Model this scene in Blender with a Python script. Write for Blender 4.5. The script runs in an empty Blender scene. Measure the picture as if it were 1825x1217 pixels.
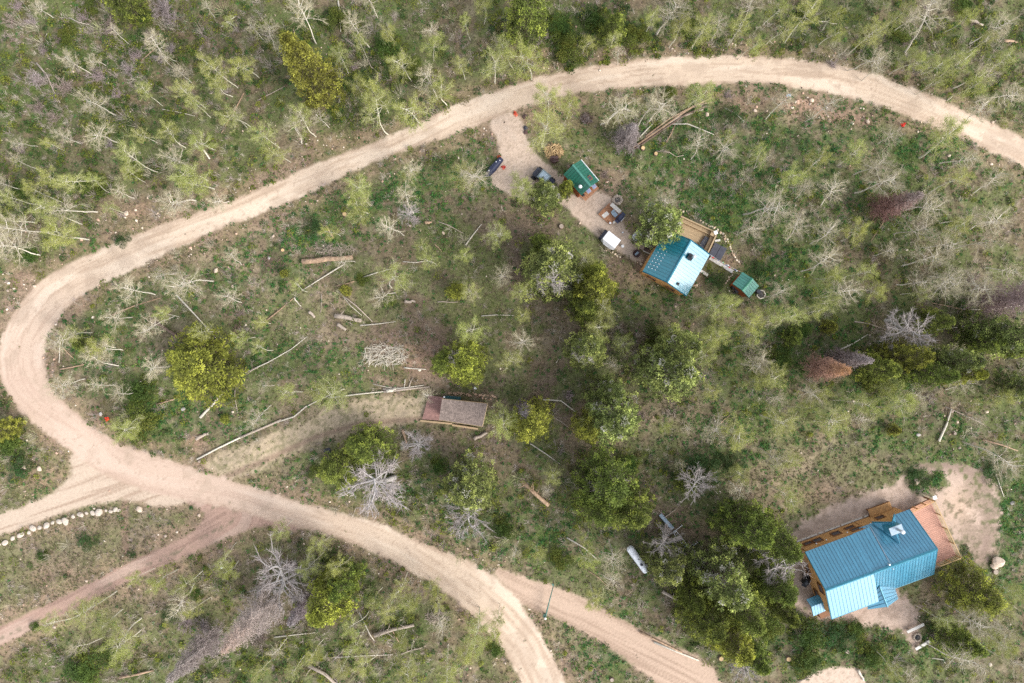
import bpy, math, random
import numpy as np
from mathutils import Vector, Matrix

random.seed(7)
RNG = np.random.default_rng(11)
S = bpy.context.scene
COL = S.collection

# ---------------------------------------------------------------- camera, sky, sun, exposure
CAM_H = 85.0                     # metres above the ground
M = 0.07                         # metres on the ground per photo pixel
CX, CY = 912.5, 608.5
cam_d = bpy.data.cameras.new('camera')
cam = bpy.data.objects.new('camera', cam_d)
COL.objects.link(cam)
cam_d.sensor_width = 36.0
cam_d.lens = 36.0 * CAM_H / (1825 * M)
cam_d.clip_start = 0.5
cam_d.clip_end = 3000
cam.location = (0, 0, CAM_H)
cam.rotation_euler = (0, 0, 0)
S.camera = cam

SUN_AZ = math.radians(-33)       # direction towards the sun, angle from +X
SUN_EL = math.radians(37)
w = bpy.data.worlds.new('World')
S.world = w
w.use_nodes = True
wn, wl = w.node_tree.nodes, w.node_tree.links
wn.clear()
sky = wn.new('ShaderNodeTexSky'); sky.sky_type = 'NISHITA'; sky.sun_disc = False
sky.sun_elevation = SUN_EL
sky.sun_rotation = math.radians(90) - SUN_AZ
sky.air_density = 1.0; sky.dust_density = 3.0; sky.ozone_density = 0.6; sky.altitude = 1800
hs = wn.new('ShaderNodeHueSaturation'); hs.inputs['Saturation'].default_value = 0.30
bg = wn.new('ShaderNodeBackground'); bg.inputs['Strength'].default_value = 0.15
wo = wn.new('ShaderNodeOutputWorld')
wl.new(sky.outputs[0], hs.inputs['Color']); wl.new(hs.outputs[0], bg.inputs[0]); wl.new(bg.outputs[0], wo.inputs[0])

sd = bpy.data.lights.new('sun', 'SUN'); sd.energy = 1.45; sd.angle = math.radians(32); sd.color = (1.0, 0.96, 0.90)
sun = bpy.data.objects.new('sun', sd); COL.objects.link(sun)
sdir = Vector((math.cos(SUN_AZ) * math.cos(SUN_EL), math.sin(SUN_AZ) * math.cos(SUN_EL), math.sin(SUN_EL)))
sun.rotation_euler = sdir.to_track_quat('Z', 'Y').to_euler()
sun.location = (40, -40, 60)
S.view_settings.view_transform = 'Standard'
S.view_settings.look = 'None'
S.view_settings.exposure = 1.62
S.view_settings.gamma = 1.0
S.render.engine = 'CYCLES'
S.cycles.max_bounces = 5
S.cycles.diffuse_bounces = 3
S.cycles.transparent_max_bounces = 4
S.cycles.use_denoising = False

# ---------------------------------------------------------------- helpers
def P(px, py, h=0.0):
    k = 1.0 - h / CAM_H
    return Vector(((px - CX) * M * k, -(py - CY) * M * k, h))

def link(o, parent=None):
    COL.objects.link(o)
    if parent is not None:
        o.parent = parent
    return o

def tag(o, label=None, cat=None, group=None, kind=None):
    if label: o['label'] = label
    if cat: o['category'] = cat
    if group: o['group'] = group
    if kind: o['kind'] = kind
    return o

def empty(name, loc=(0, 0, 0), rz=0.0, label=None, cat=None, group=None):
    o = bpy.data.objects.new(name, None)
    o.location = loc; o.rotation_euler = (0, 0, rz)
    o.empty_display_size = 0.3
    link(o)
    return tag(o, label, cat, group)

class MB:
    """collects simple shapes, built as one mesh"""
    def __init__(s): s.v = []; s.f = []
    def add(s, vs, fs):
        b = len(s.v); s.v += [tuple(x) for x in vs]; s.f += [tuple(i + b for i in f) for f in fs]; return s
    def box(s, c, size, rz=0.0, rx=0.0, ry=0.0):
        m = Matrix.Translation(Vector(c)) @ Matrix.Rotation(rz, 4, 'Z') @ Matrix.Rotation(ry, 4, 'Y') @ Matrix.Rotation(rx, 4, 'X')
        x, y, z = size[0] / 2, size[1] / 2, size[2] / 2
        vs = [m @ Vector(p) for p in ((-x, -y, -z), (x, -y, -z), (x, y, -z), (-x, y, -z), (-x, -y, z), (x, -y, z), (x, y, z), (-x, y, z))]
        return s.add(vs, [(0, 3, 2, 1), (4, 5, 6, 7), (0, 1, 5, 4), (1, 2, 6, 5), (2, 3, 7, 6), (3, 0, 4, 7)])
    def slab(s, quad, t):
        """polygon (3D, ordered) given thickness t below its own normal"""
        q = [Vector(p) for p in quad]
        n = (q[1] - q[0]).cross(q[2] - q[0]).normalized()
        if n.z < 0: q.reverse(); n = -n
        k = len(q)
        vs = q + [p - n * t for p in q]
        fs = [tuple(range(k)), tuple(range(2 * k - 1, k - 1, -1))]
        for i in range(k):
            j = (i + 1) % k
            fs.append((i, i + k, j + k, j))
        return s.add(vs, fs)
    def prism(s, poly, z0, z1):
        q = [Vector((p[0], p[1], 0)) for p in poly]
        a = sum(q[i].x * q[(i + 1) % len(q)].y - q[(i + 1) % len(q)].x * q[i].y for i in range(len(q)))
        if a < 0: q.reverse()
        k = len(q)
        vs = [(p.x, p.y, z0) for p in q] + [(p.x, p.y, z1) for p in q]
        fs = [tuple(range(k - 1, -1, -1)), tuple(range(k, 2 * k))] + [(i, (i + 1) % k, (i + 1) % k + k, i + k) for i in range(k)]
        return s.add(vs, fs)
    def tube(s, pts, rad, n=6, cap=True):
        pts = [Vector(p) for p in pts]
        if not hasattr(rad, '__len__'): rad = [rad] * len(pts)
        b = len(s.v)
        for i, p in enumerate(pts):
            d = (pts[min(i + 1, len(pts) - 1)] - pts[max(i - 1, 0)]).normalized()
            a = d.cross(Vector((0, 0, 1)))
            if a.length < 1e-3: a = Vector((1, 0, 0))
            a.normalize(); c = d.cross(a)
            for k in range(n):
                t = 2 * math.pi * k / n
                s.v.append(tuple(p + (a * math.cos(t) + c * math.sin(t)) * rad[i]))
        for i in range(len(pts) - 1):
            for k in range(n):
                k2 = (k + 1) % n
                s.f.append((b + i * n + k, b + i * n + k2, b + (i + 1) * n + k2, b + (i + 1) * n + k))
        if cap:
            s.f.append(tuple(b + k for k in range(n - 1, -1, -1)))
            e = b + (len(pts) - 1) * n
            s.f.append(tuple(e + k for k in range(n)))
        return s
    def lathe(s, c, prof, n=16, rz=0.0):
        b = len(s.v)
        for (r, z) in prof:
            for k in range(n):
                t = 2 * math.pi * k / n + rz
                s.v.append((c[0] + r * math.cos(t), c[1] + r * math.sin(t), c[2] + z))
        for i in range(len(prof) - 1):
            for k in range(n):
                k2 = (k + 1) % n
                s.f.append((b + i * n + k, b + i * n + k2, b + (i + 1) * n + k2, b + (i + 1) * n + k))
        s.f.append(tuple(b + k for k in range(n - 1, -1, -1)))
        e = b + (len(prof) - 1) * n
        s.f.append(tuple(e + k for k in range(n)))
        return s
    def build(s, name, m, parent=None, smooth=False, bevel=0.0):
        me = bpy.data.meshes.new(name)
        me.from_pydata(s.v, [], s.f)
        me.materials.append(m)
        if smooth: me.polygons.foreach_set('use_smooth', [True] * len(me.polygons))
        me.update()
        o = link(bpy.data.objects.new(name, me), parent)
        if bevel:
            md = o.modifiers.new('bevel', 'BEVEL'); md.width = bevel; md.segments = 2; md.limit_method = 'ANGLE'
        return o

def tri_mesh(name, V, T, C=None, m=None):
    me = bpy.data.meshes.new(name)
    V = np.asarray(V, np.float32); T = np.asarray(T, np.int32)
    n = T.shape[1]
    me.vertices.add(len(V)); me.vertices.foreach_set('co', V.ravel())
    me.loops.add(T.size); me.loops.foreach_set('vertex_index', T.ravel())
    me.polygons.add(len(T))
    me.polygons.foreach_set('loop_start', np.arange(0, T.size, n, dtype=np.int32))
    me.polygons.foreach_set('loop_total', np.full(len(T), n, np.int32))
    me.update(calc_edges=True)
    if C is not None:
        a = me.color_attributes.new('Col', 'FLOAT_COLOR', 'POINT')
        C4 = np.ones((len(V), 4), np.float32); C4[:, :np.shape(C)[1]] = C
        a.data.foreach_set('color', C4.ravel())
    if m: me.materials.append(m)
    return me

def inst(name, me, parent=None, loc=None):
    o = link(bpy.data.objects.new(name, me), parent)
    if loc is not None: o.location = loc
    return o

# ---------------------------------------------------------------- materials
def _base(name):
    m = bpy.data.materials.new(name); m.use_nodes = True
    nt = m.node_tree
    return m, nt, nt.nodes, nt.links, nt.nodes['Principled BSDF']

def mat(name, c, rough=0.7, metal=0.0, ns=3.0, na=0.25, bump=0.0, c2=None, stretch=None, rand=0.0, spec=0.5):
    m, nt, N, L, b = _base(name)
    b.inputs['Roughness'].default_value = rough
    b.inputs['Metallic'].default_value = metal
    b.inputs['Specular IOR Level'].default_value = spec
    tc = N.new('ShaderNodeTexCoord')
    mp = N.new('ShaderNodeMapping')
    if stretch: mp.inputs['Scale'].default_value = stretch
    L.new(tc.outputs['Object'], mp.inputs[0])
    no = N.new('ShaderNodeTexNoise'); no.inputs['Scale'].default_value = ns; no.inputs['Detail'].default_value = 6
    L.new(mp.outputs[0], no.inputs['Vector'])
    rp = N.new('ShaderNodeValToRGB')
    c2 = c2 or tuple(x * (1 - na) for x in c)
    c1 = tuple(min(1, x * (1 + na * 0.5)) for x in c)
    rp.color_ramp.elements[0].position = 0.3; rp.color_ramp.elements[1].position = 0.7
    rp.color_ramp.elements[0].color = (*c2, 1); rp.color_ramp.elements[1].color = (*c1, 1)
    L.new(no.outputs['Fac'], rp.inputs[0])
    out = rp.outputs[0]
    if rand:
        oi = N.new('ShaderNodeObjectInfo'); mr = N.new('ShaderNodeMapRange')
        mr.inputs[3].default_value = 1 - rand; mr.inputs[4].default_value = 1 + rand
        L.new(oi.outputs['Random'], mr.inputs[0])
        h = N.new('ShaderNodeHueSaturation'); L.new(mr.outputs[0], h.inputs['Value']); L.new(out, h.inputs['Color']); out = h.outputs[0]
    L.new(out, b.inputs['Base Color'])
    if bump:
        bp = N.new('ShaderNodeBump'); bp.inputs['Strength'].default_value = 0.6; bp.inputs['Distance'].default_value = bump
        L.new(no.outputs['Fac'], bp.inputs['Height']); L.new(bp.outputs[0], b.inputs['Normal'])
    return m

def mat_vc(name, rough=0.85, rand=0.0, transl=0.0, huer=0.0, fine=0.0, bump=0.0):
    """colour from the plant's own vertex colours, varied per object"""
    m, nt, N, L, b = _base(name)
    b.inputs['Roughness'].default_value = rough
    b.inputs['Specular IOR Level'].default_value = 0.25
    at = N.new('ShaderNodeAttribute'); at.attribute_name = 'Col'
    out = at.outputs['Color']
    if rand or huer:
        oi = N.new('ShaderNodeObjectInfo')
        h = N.new('ShaderNodeHueSaturation')
        mr = N.new('ShaderNodeMapRange'); mr.inputs[3].default_value = 1 - rand; mr.inputs[4].default_value = 1 + rand
        L.new(oi.outputs['Random'], mr.inputs[0]); L.new(mr.outputs[0], h.inputs['Value'])
        ml = N.new('ShaderNodeMath'); ml.operation = 'MULTIPLY'; ml.inputs[1].default_value = 7.31
        fr = N.new('ShaderNodeMath'); fr.operation = 'FRACT'
        L.new(oi.outputs['Random'], ml.inputs[0]); L.new(ml.outputs[0], fr.inputs[0])
        m2 = N.new('ShaderNodeMapRange'); m2.inputs[3].default_value = 0.5 - huer; m2.inputs[4].default_value = 0.5 + huer
        L.new(fr.outputs[0], m2.inputs[0]); L.new(m2.outputs[0], h.inputs['Hue'])
        L.new(out, h.inputs['Color']); out = h.outputs[0]
    if fine:
        tc = N.new('ShaderNodeTexCoord')
        n1 = N.new('ShaderNodeTexNoise'); n1.inputs['Scale'].default_value = 2.2; n1.inputs['Detail'].default_value = 12; n1.inputs['Roughness'].default_value = 0.78
        L.new(tc.outputs['Object'], n1.inputs['Vector'])
        mr = N.new('ShaderNodeMapRange'); mr.inputs[1].default_value = 0.25; mr.inputs[2].default_value = 0.75
        mr.inputs[3].default_value = 1 - fine; mr.inputs[4].default_value = 1 + fine
        L.new(n1.outputs['Fac'], mr.inputs[0])
        h2 = N.new('ShaderNodeHueSaturation'); L.new(mr.outputs[0], h2.inputs['Value']); L.new(out, h2.inputs['Color']); out = h2.outputs[0]
        if bump:
            bp = N.new('ShaderNodeBump'); bp.inputs['Strength'].default_value = 0.5; bp.inputs['Distance'].default_value = bump
            L.new(n1.outputs['Fac'], bp.inputs['Height']); L.new(bp.outputs[0], b.inputs['Normal'])
    L.new(out, b.inputs['Base Color'])
    if transl:
        t = N.new('ShaderNodeBsdfTranslucent'); L.new(out, t.inputs[0])
        mx = N.new('ShaderNodeMixShader'); mx.inputs[0].default_value = transl
        L.new(b.outputs[0], mx.inputs[1]); L.new(t.outputs[0], mx.inputs[2])
        L.new(mx.outputs[0], N['Material Output'].inputs[0])
    return m

def blue_metal(name, c, rough=0.32, patch=0.25, metal=0.08, coat=.75):
    """painted standing-seam metal with oil-canning"""
    m, nt, N, L, b = _base(name)
    tc = N.new('ShaderNodeTexCoord')
    no = N.new('ShaderNodeTexNoise'); no.inputs['Scale'].default_value = 1.6; no.inputs['Detail'].default_value = 3
    L.new(tc.outputs['Object'], no.inputs['Vector'])
    rp = N.new('ShaderNodeValToRGB')
    rp.color_ramp.elements[0].position = .3; rp.color_ramp.elements[1].position = .7
    rp.color_ramp.elements[0].color = (*[x * 0.92 for x in c], 1); rp.color_ramp.elements[1].color = (*[min(1, x * 1.08) for x in c], 1)
    L.new(no.outputs['Fac'], rp.inputs[0])
    n3 = N.new('ShaderNodeTexNoise'); n3.inputs['Scale'].default_value = 9; n3.inputs['Detail'].default_value = 8
    L.new(tc.outputs['Object'], n3.inputs['Vector'])
    r3 = N.new('ShaderNodeMapRange'); r3.inputs[1].default_value = .55; r3.inputs[2].default_value = .8; r3.inputs[3].default_value = 0; r3.inputs[4].default_value = .10
    L.new(n3.outputs['Fac'], r3.inputs[0])
    mx = N.new('ShaderNodeMix'); mx.data_type = 'RGBA'; mx.inputs['B'].default_value = (.34, .33, .30, 1)
    L.new(r3.outputs[0], mx.inputs[0]); L.new(rp.outputs[0], mx.inputs['A'])
    oi = N.new('ShaderNodeObjectInfo'); mr = N.new('ShaderNodeMapRange'); mr.inputs[3].default_value = .93; mr.inputs[4].default_value = 1.07
    L.new(oi.outputs['Random'], mr.inputs[0])
    h = N.new('ShaderNodeHueSaturation'); L.new(mr.outputs[0], h.inputs['Value']); L.new(mx.outputs['Result'], h.inputs['Color'])
    L.new(h.outputs[0], b.inputs['Base Color'])
    b.inputs['Metallic'].default_value = metal
    b.inputs['Roughness'].default_value = rough
    b.inputs['Specular IOR Level'].default_value = 0.6
    b.inputs['Coat Weight'].default_value = coat; b.inputs['Coat Roughness'].default_value = 0.22; b.inputs['Coat IOR'].default_value = 1.72
    bp = N.new('ShaderNodeBump'); bp.inputs['Strength'].default_value = patch; bp.inputs['Distance'].default_value = 0.02
    n2 = N.new('ShaderNodeTexNoise'); n2.inputs['Scale'].default_value = 1.7; n2.inputs['Detail'].default_value = 1
    L.new(tc.outputs['Object'], n2.inputs['Vector'])
    L.new(n2.outputs['Fac'], bp.inputs['Height']); L.new(bp.outputs[0], b.inputs['Normal'])
    return m

def ground_mat():
    m, nt, N, L, b = _base('ground_soil')
    b.inputs['Roughness'].default_value = 0.95; b.inputs['Specular IOR Level'].default_value = 0.15
    at = N.new('ShaderNodeAttribute'); at.attribute_name = 'Col'
    tc = N.new('ShaderNodeTexCoord')
    def noise(sc, det, ro=.6):
        n = N.new('ShaderNodeTexNoise'); n.inputs['Scale'].default_value = sc; n.inputs['Detail'].default_value = det; n.inputs['Roughness'].default_value = ro
        L.new(tc.outputs['Object'], n.inputs['Vector']); return n
    def rng(src, a, b_, c, d):
        r = N.new('ShaderNodeMapRange'); r.inputs[1].default_value = a; r.inputs[2].default_value = b_; r.inputs[3].default_value = c; r.inputs[4].default_value = d
        L.new(src, r.inputs[0]); return r.outputs[0]
    def mul(x, y):
        k = N.new('ShaderNodeMath'); k.operation = 'MULTIPLY'
        for i, v in enumerate((x, y)):
            if isinstance(v, (int, float)): k.inputs[i].default_value = v
            else: L.new(v, k.inputs[i])
        return k.outputs[0]
    def mix(f, a, c):
        k = N.new('ShaderNodeMix'); k.data_type = 'RGBA'; L.new(f, k.inputs[0]); L.new(a, k.inputs['A'])
        if isinstance(c, tuple): k.inputs['B'].default_value = (*c, 1)
        else: L.new(c, k.inputs['B'])
        return k.outputs['Result']
    veg = at.outputs['Alpha']
    n1 = noise(3.2, 10, .75); n2 = noise(5.5, 6, .7); n3 = noise(2.6, 8, .7); n4 = noise(7.5, 5, .7); n5 = noise(1.3, 6, .65)
    col = at.outputs['Color']
    col = mix(mul(rng(n3.outputs['Fac'], .54, .68, 0, .45), veg), col, (.105, .150, .030))
    col = mix(mul(rng(n2.outputs['Fac'], .52, .66, 0, .75), veg), col, (.060, .046, .034))
    col = mix(mul(rng(n4.outputs['Fac'], .56, .70, 0, .70), veg), col, (.33, .27, .18))
    col = mix(mul(rng(n5.outputs['Fac'], .52, .66, 0, .35), veg), col, (.15, .115, .085))
    h = N.new('ShaderNodeHueSaturation')
    amp = N.new('ShaderNodeMath'); amp.operation = 'MULTIPLY_ADD'; L.new(rng(n1.outputs['Fac'], .3, .7, -1, 1), amp.inputs[0]); L.new(rng(veg, 0, 1, .08, .42), amp.inputs[1]); amp.inputs[2].default_value = 1.0
    L.new(amp.outputs[0], h.inputs['Value']); L.new(col, h.inputs['Color'])
    L.new(h.outputs[0], b.inputs['Base Color'])
    bp = N.new('ShaderNodeBump'); bp.inputs['Distance'].default_value = .07; L.new(rng(veg, 0, 1, .15, .8), bp.inputs['Strength'])
    L.new(n1.outputs['Fac'], bp.inputs['Height']); L.new(bp.outputs[0], b.inputs['Normal'])
    return m

MAT = dict(
    ground=ground_mat(),
    leaf=mat_vc('aspen_leaf', 0.7, rand=0.16, transl=0.35, huer=0.012),
    needle=mat_vc('fir_needles', 0.75, rand=0.16, transl=0.12, huer=0.012),
    bark=mat_vc('tree_bark', 0.9, rand=0.14),
    herb=mat_vc('herb_leaves', 0.8, transl=0.2),
    stone=mat_vc('field_stone', 0.95, fine=0.2),
    blue=blue_metal('blue_standing_seam', (0.055, 0.240, 0.355)),
    blue_trim=mat('blue_trim', (0.045, 0.22, 0.30), 0.35, 0.2),
    teal=blue_metal('teal_standing_seam', (0.006, 0.165, 0.215)),
    teal_right=blue_metal('teal_standing_seam_right', (0.012, 0.15, 0.21), rough=0.3),  # near-identical teal copy for the right-hand slope, slightly glossier
    teal_trim=mat('teal_trim', (0.01, 0.13, 0.19), 0.35, 0.2),
    green=blue_metal('green_ribbed_metal', (0.012, 0.115, 0.075), rough=0.5, coat=.15),
    green_trim=mat('green_trim', (0.04, 0.20, 0.13), 0.4, 0.2),
    green2=blue_metal('faded_green_metal', (0.06, 0.225, 0.175), rough=0.6, coat=.1),
    cedar=mat('orange_stained_cedar', (0.52, 0.27, 0.095), 0.65, ns=4, na=0.35, stretch=(1, 1, 8), rand=0.06),
    cedar_d=mat('red_stained_logs', (0.30, 0.075, 0.02), 0.65, ns=4, na=0.35, stretch=(1, 1, 8), rand=0.06),
    cedar_trim=mat('brown_window_trim', (0.20, 0.08, 0.025), 0.7),
    salmon=mat('salmon_decking', (0.52, 0.275, 0.195), 0.75, ns=6, na=0.18, rand=0.07),
    maroon=mat('faded_maroon_decking', (0.30, 0.165, 0.14), 0.8, ns=3, na=0.25, rand=0.08),
    plank=mat('tan_treated_wood', (0.42, 0.30, 0.17), 0.75, ns=5, na=0.25, stretch=(1, 6, 1), rand=0.10),
    redwood=mat('warm_redwood', (0.42, 0.20, 0.10), 0.75, ns=5, na=0.25, rand=0.10),
    oldwood=mat('weathered_grey_wood', (0.42, 0.34, 0.27), 0.9, ns=4, na=0.45, bump=0.02, stretch=(3, 3, 1), rand=0.12),
    white_wood=mat('bleached_aspen_wood', (0.60, 0.54, 0.44), 0.85, ns=5, na=0.35, bump=0.01, rand=0.12),
    tanlog=mat('peeled_tan_log', (0.42, 0.28, 0.18), 0.9, ns=3, na=0.45, bump=0.03, rand=0.12),
    darklog=mat('brown_rotting_log', (0.20, 0.135, 0.10), 0.95, ns=4, na=0.5, bump=0.03, rand=0.15),
    cut=mat('fresh_cut_wood', (0.58, 0.40, 0.20), 0.85, ns=8, na=0.4, rand=0.15),
    white=mat('white_paint', (0.78, 0.78, 0.80), 0.4, ns=2, na=0.10),
    tankwhite=mat('chalky_white_tank_paint', (0.72, 0.73, 0.76), 0.45, ns=3, na=0.16),
    offwhite=mat('off_white_trim', (0.62, 0.58, 0.52), 0.6, ns=4, na=0.2),
    black=mat('black_plastic', (0.012, 0.013, 0.018), 0.5, ns=8, na=0.3),
    rubber=mat('tyre_rubber', (0.02, 0.02, 0.022), 0.8),
    navy=mat('navy_tarp', (0.020, 0.026, 0.065), 0.55, ns=6, na=0.4, bump=0.03),
    charcoal=mat('charcoal_cover', (0.045, 0.046, 0.062), 0.6, ns=3, na=0.25),
    greymetal=mat('galvanised_metal', (0.27, 0.34, 0.40), 0.6, 0.25, ns=6, na=0.25),
    greyroof=mat('grey_green_canopy', (0.13, 0.17, 0.18), 0.45, ns=5, na=0.35),
    silver=mat('silver_pipe', (0.80, 0.80, 0.82), 0.35, 0.4),
    glass=mat('dark_window_glass', (0.035, 0.045, 0.06), 0.08, ns=1, na=0.2, spec=0.9),
    solar=mat('solar_cells', (0.010, 0.030, 0.16), 0.2, ns=20, na=0.3),
    gategreen=mat('green_gate_paint', (0.07, 0.16, 0.125), 0.5, ns=6, na=0.3),
    concrete=mat('tan_concrete', (0.40, 0.30, 0.24), 0.9, ns=3, na=0.15, bump=0.01),
    shingle=mat('brown_grey_shingle', (0.215, 0.165, 0.140), 0.95, ns=9, na=0.45, rand=0.20),
    red=mat('bright_red', (0.75, 0.03, 0.01), 0.5, na=0.2),
    coral=mat('coral_orange_cloth', (0.75, 0.17, 0.09), 0.7, ns=9, na=0.4),
    brownmetal=mat('rusty_brown_metal', (0.10, 0.055, 0.05), 0.6, ns=8, na=0.4),
    ash=mat('fire_ash', (0.10, 0.09, 0.085), 1.0, ns=8, na=0.6, bump=0.02),
    tealdark=mat('dark_teal_tarp', (0.01, 0.075, 0.08), 0.6, ns=6, na=0.4),
    flag_b=mat('blue_flag', (0.05, 0.10, 0.45), 0.8), flag_w=mat('white_flag', (0.75, 0.75, 0.75), 0.8),
    flag_r=mat('red_flag', (0.6, 0.06, 0.06), 0.8), flag_g=mat('green_flag', (0.12, 0.4, 0.15), 0.8), flag_y=mat('yellow_flag', (0.7, 0.6, 0.1), 0.8),
)

# ---------------------------------------------------------------- numeric noise, polygons, density maps
class VNoise:
    def __init__(s, seed, n=256):
        s.g = np.random.default_rng(seed).random((n, n)).astype(np.float32); s.n = n
    def __call__(s, X, Y):
        xi = np.floor(X).astype(int); yi = np.floor(Y).astype(int)
        fx = X - xi; fy = Y - yi
        fx = fx * fx * (3 - 2 * fx); fy = fy * fy * (3 - 2 * fy)
        n = s.n; a = s.g[yi % n, xi % n]; b = s.g[yi % n, (xi + 1) % n]; c = s.g[(yi + 1) % n, xi % n]; d = s.g[(yi + 1) % n, (xi + 1) % n]
        return (a * (1 - fx) + b * fx) * (1 - fy) + (c * (1 - fx) + d * fx) * fy
VN = [VNoise(i + 50) for i in range(8)]
def fbm(X, Y, sc, seed=0, oct=4, gain=0.55):
    t = 0; a = 1; n = 0
    for o in range(oct):
        t = t + a * VN[(seed + o) % 8](X / sc + 17.3 * seed + 3.1 * o, Y / sc - 9.7 * seed + 5.7 * o); n += a
        a *= gain; sc = sc / 2.0
    return t / n

def seg_dist(X, Y, pts, closed=False):
    D = np.full(X.shape, 1e9, np.float32); A = np.zeros(X.shape, np.float32)
    n = len(pts); acc = 0.0
    for i in range(n if closed else n - 1):
        x0, y0 = pts[i]; x1, y1 = pts[(i + 1) % n]
        dx, dy = x1 - x0, y1 - y0; l2 = dx * dx + dy * dy + 1e-9
        t = np.clip(((X - x0) * dx + (Y - y0) * dy) / l2, 0, 1)
        d = np.hypot(X - x0 - t * dx, Y - y0 - t * dy)
        m = d < D
        D = np.where(m, d, D); A = np.where(m, acc + t * math.sqrt(l2), A)
        acc += math.sqrt(l2)
    return D, A

def inside(X, Y, pts):
    r = np.zeros(X.shape, bool); n = len(pts)
    for i in range(n):
        x0, y0 = pts[i]; x1, y1 = pts[(i + 1) % n]
        if y0 == y1: continue
        c = ((y0 > Y) != (y1 > Y)) & (X < (x1 - x0) * (Y - y0) / (y1 - y0) + x0)
        r ^= c
    return r

def smooth(pts, closed=False, it=2):
    for _ in range(it):
        q = []; n = len(pts)
        rng_ = range(n if closed else n - 1)
        if not closed: q.append(pts[0])
        for i in rng_:
            a, b = pts[i], pts[(i + 1) % n]
            q.append((a[0] * .75 + b[0] * .25, a[1] * .75 + b[1] * .25)); q.append((a[0] * .25 + b[0] * .75, a[1] * .25 + b[1] * .75))
        if not closed: q.append(pts[-1])
        pts = q
    return pts

def sdf(X, Y, poly):
    """signed distance in photo pixels, negative inside; coarse grid then bilinear"""
    D, _ = seg_dist(X, Y, poly, True)
    return np.where(inside(X, Y, poly), -D, D)

R_OUT = [(1900, 285), (1825, 245), (1740, 205), (1650, 165), (1560, 130), (1480, 112), (1400, 103), (1290, 97), (1150, 103), (1050, 118), (960, 135), (900, 155), (800, 190), (700, 240), (600, 277), (520, 310), (430, 350), (330, 385), (230, 420), (130, 465), (70, 500), (30, 545), (5, 590), (-5, 640), (0, 680), (20, 715), (50, 748), (90, 778), (130, 808), (180, 845), (240, 870), (320, 890), (400, 903), (470, 925), (540, 942), (620, 965), (700, 1000), (770, 1040), (830, 1085), (870, 1125), (905, 1170), (930, 1217), (945, 1260)]
R_IN = [(1900, 340), (1825, 298), (1760, 268), (1700, 240), (1600, 200), (1520, 175), (1440, 158), (1350, 147), (1270, 150), (1150, 155), (1050, 163), (990, 172), (950, 190), (900, 200), (870, 218), (800, 245), (700, 275), (620, 310), (540, 350), (455, 385), (350, 425), (250, 475), (160, 515), (115, 550), (88, 595), (78, 640), (85, 680), (110, 712), (150, 745), (200, 785), (260, 805), (330, 830), (430, 860), (520, 890), (600, 912), (680, 932), (760, 970), (840, 1000), (890, 1030), (925, 1070), (945, 1100), (965, 1130), (985, 1165), (1008, 1217), (1025, 1260)]
SIDE = [(870, 1005), (930, 1028), (985, 1042), (1050, 1070), (1130, 1115), (1200, 1150), (1262, 1178), (1290, 1217), (1310, 1250), (1210, 1250), (1170, 1217), (1120, 1180), (1060, 1140), (1000, 1105), (950, 1083), (920, 1075)]
WEST = [(120, 800), (130, 850), (90, 880), (40, 903), (-60, 930), (-60, 962), (0, 955), (60, 935), (130, 905), (210, 893), (240, 892), (262, 900), (330, 905), (330, 880), (250, 860), (170, 820)]
TRACK = [(300, 885), (350, 900), (366, 918), (352, 938), (320, 962), (230, 1000), (120, 1060), (0, 1117), (-60, 1140), (-60, 1180), (0, 1152), (80, 1112), (200, 1050), (330, 992), (420, 952), (468, 936), (500, 945), (540, 950), (520, 925), (440, 890)]
PAD = [(866, 215), (905, 198), (928, 205), (940, 250), (960, 280), (985, 300), (1010, 315), (1040, 335), (1085, 345), (1100, 370), (1112, 400), (1135, 440), (1150, 470), (1120, 460), (1060, 420), (1030, 390), (1000, 362), (950, 362), (905, 347), (880, 332), (875, 308), (893, 285), (885, 245)]
DRIVE = [(360, 822), (440, 792), (520, 757), (600, 720), (680, 706), (760, 704), (760, 750), (700, 762), (640, 765), (560, 790), (480, 830), (420, 858), (380, 845)]
YARD = [(1412, 990), (1410, 945), (1450, 915), (1500, 893), (1560, 872), (1598, 862), (1600, 838), (1612, 845), (1618, 868), (1650, 885), (1672, 880), (1690, 862), (1688, 842), (1662, 838), (1630, 836), (1650, 822), (1700, 820), (1750, 836), (1780, 880), (1784, 930), (1768, 1000), (1745, 1012), (1728, 985), (1722, 960), (1700, 985), (1672, 1010), (1600, 1040), (1612, 1062), (1640, 1090), (1640, 1125), (1650, 1155), (1625, 1160), (1605, 1120), (1540, 1112), (1470, 1108), (1430, 1090), (1400, 1060)]
CORNER = [(1395, 1260), (1430, 1207), (1485, 1188), (1525, 1190), (1545, 1217), (1555, 1260)]
FOOT = [(218, 880), (232, 880), (226, 960), (236, 992), (218, 996), (217, 940)]

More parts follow.
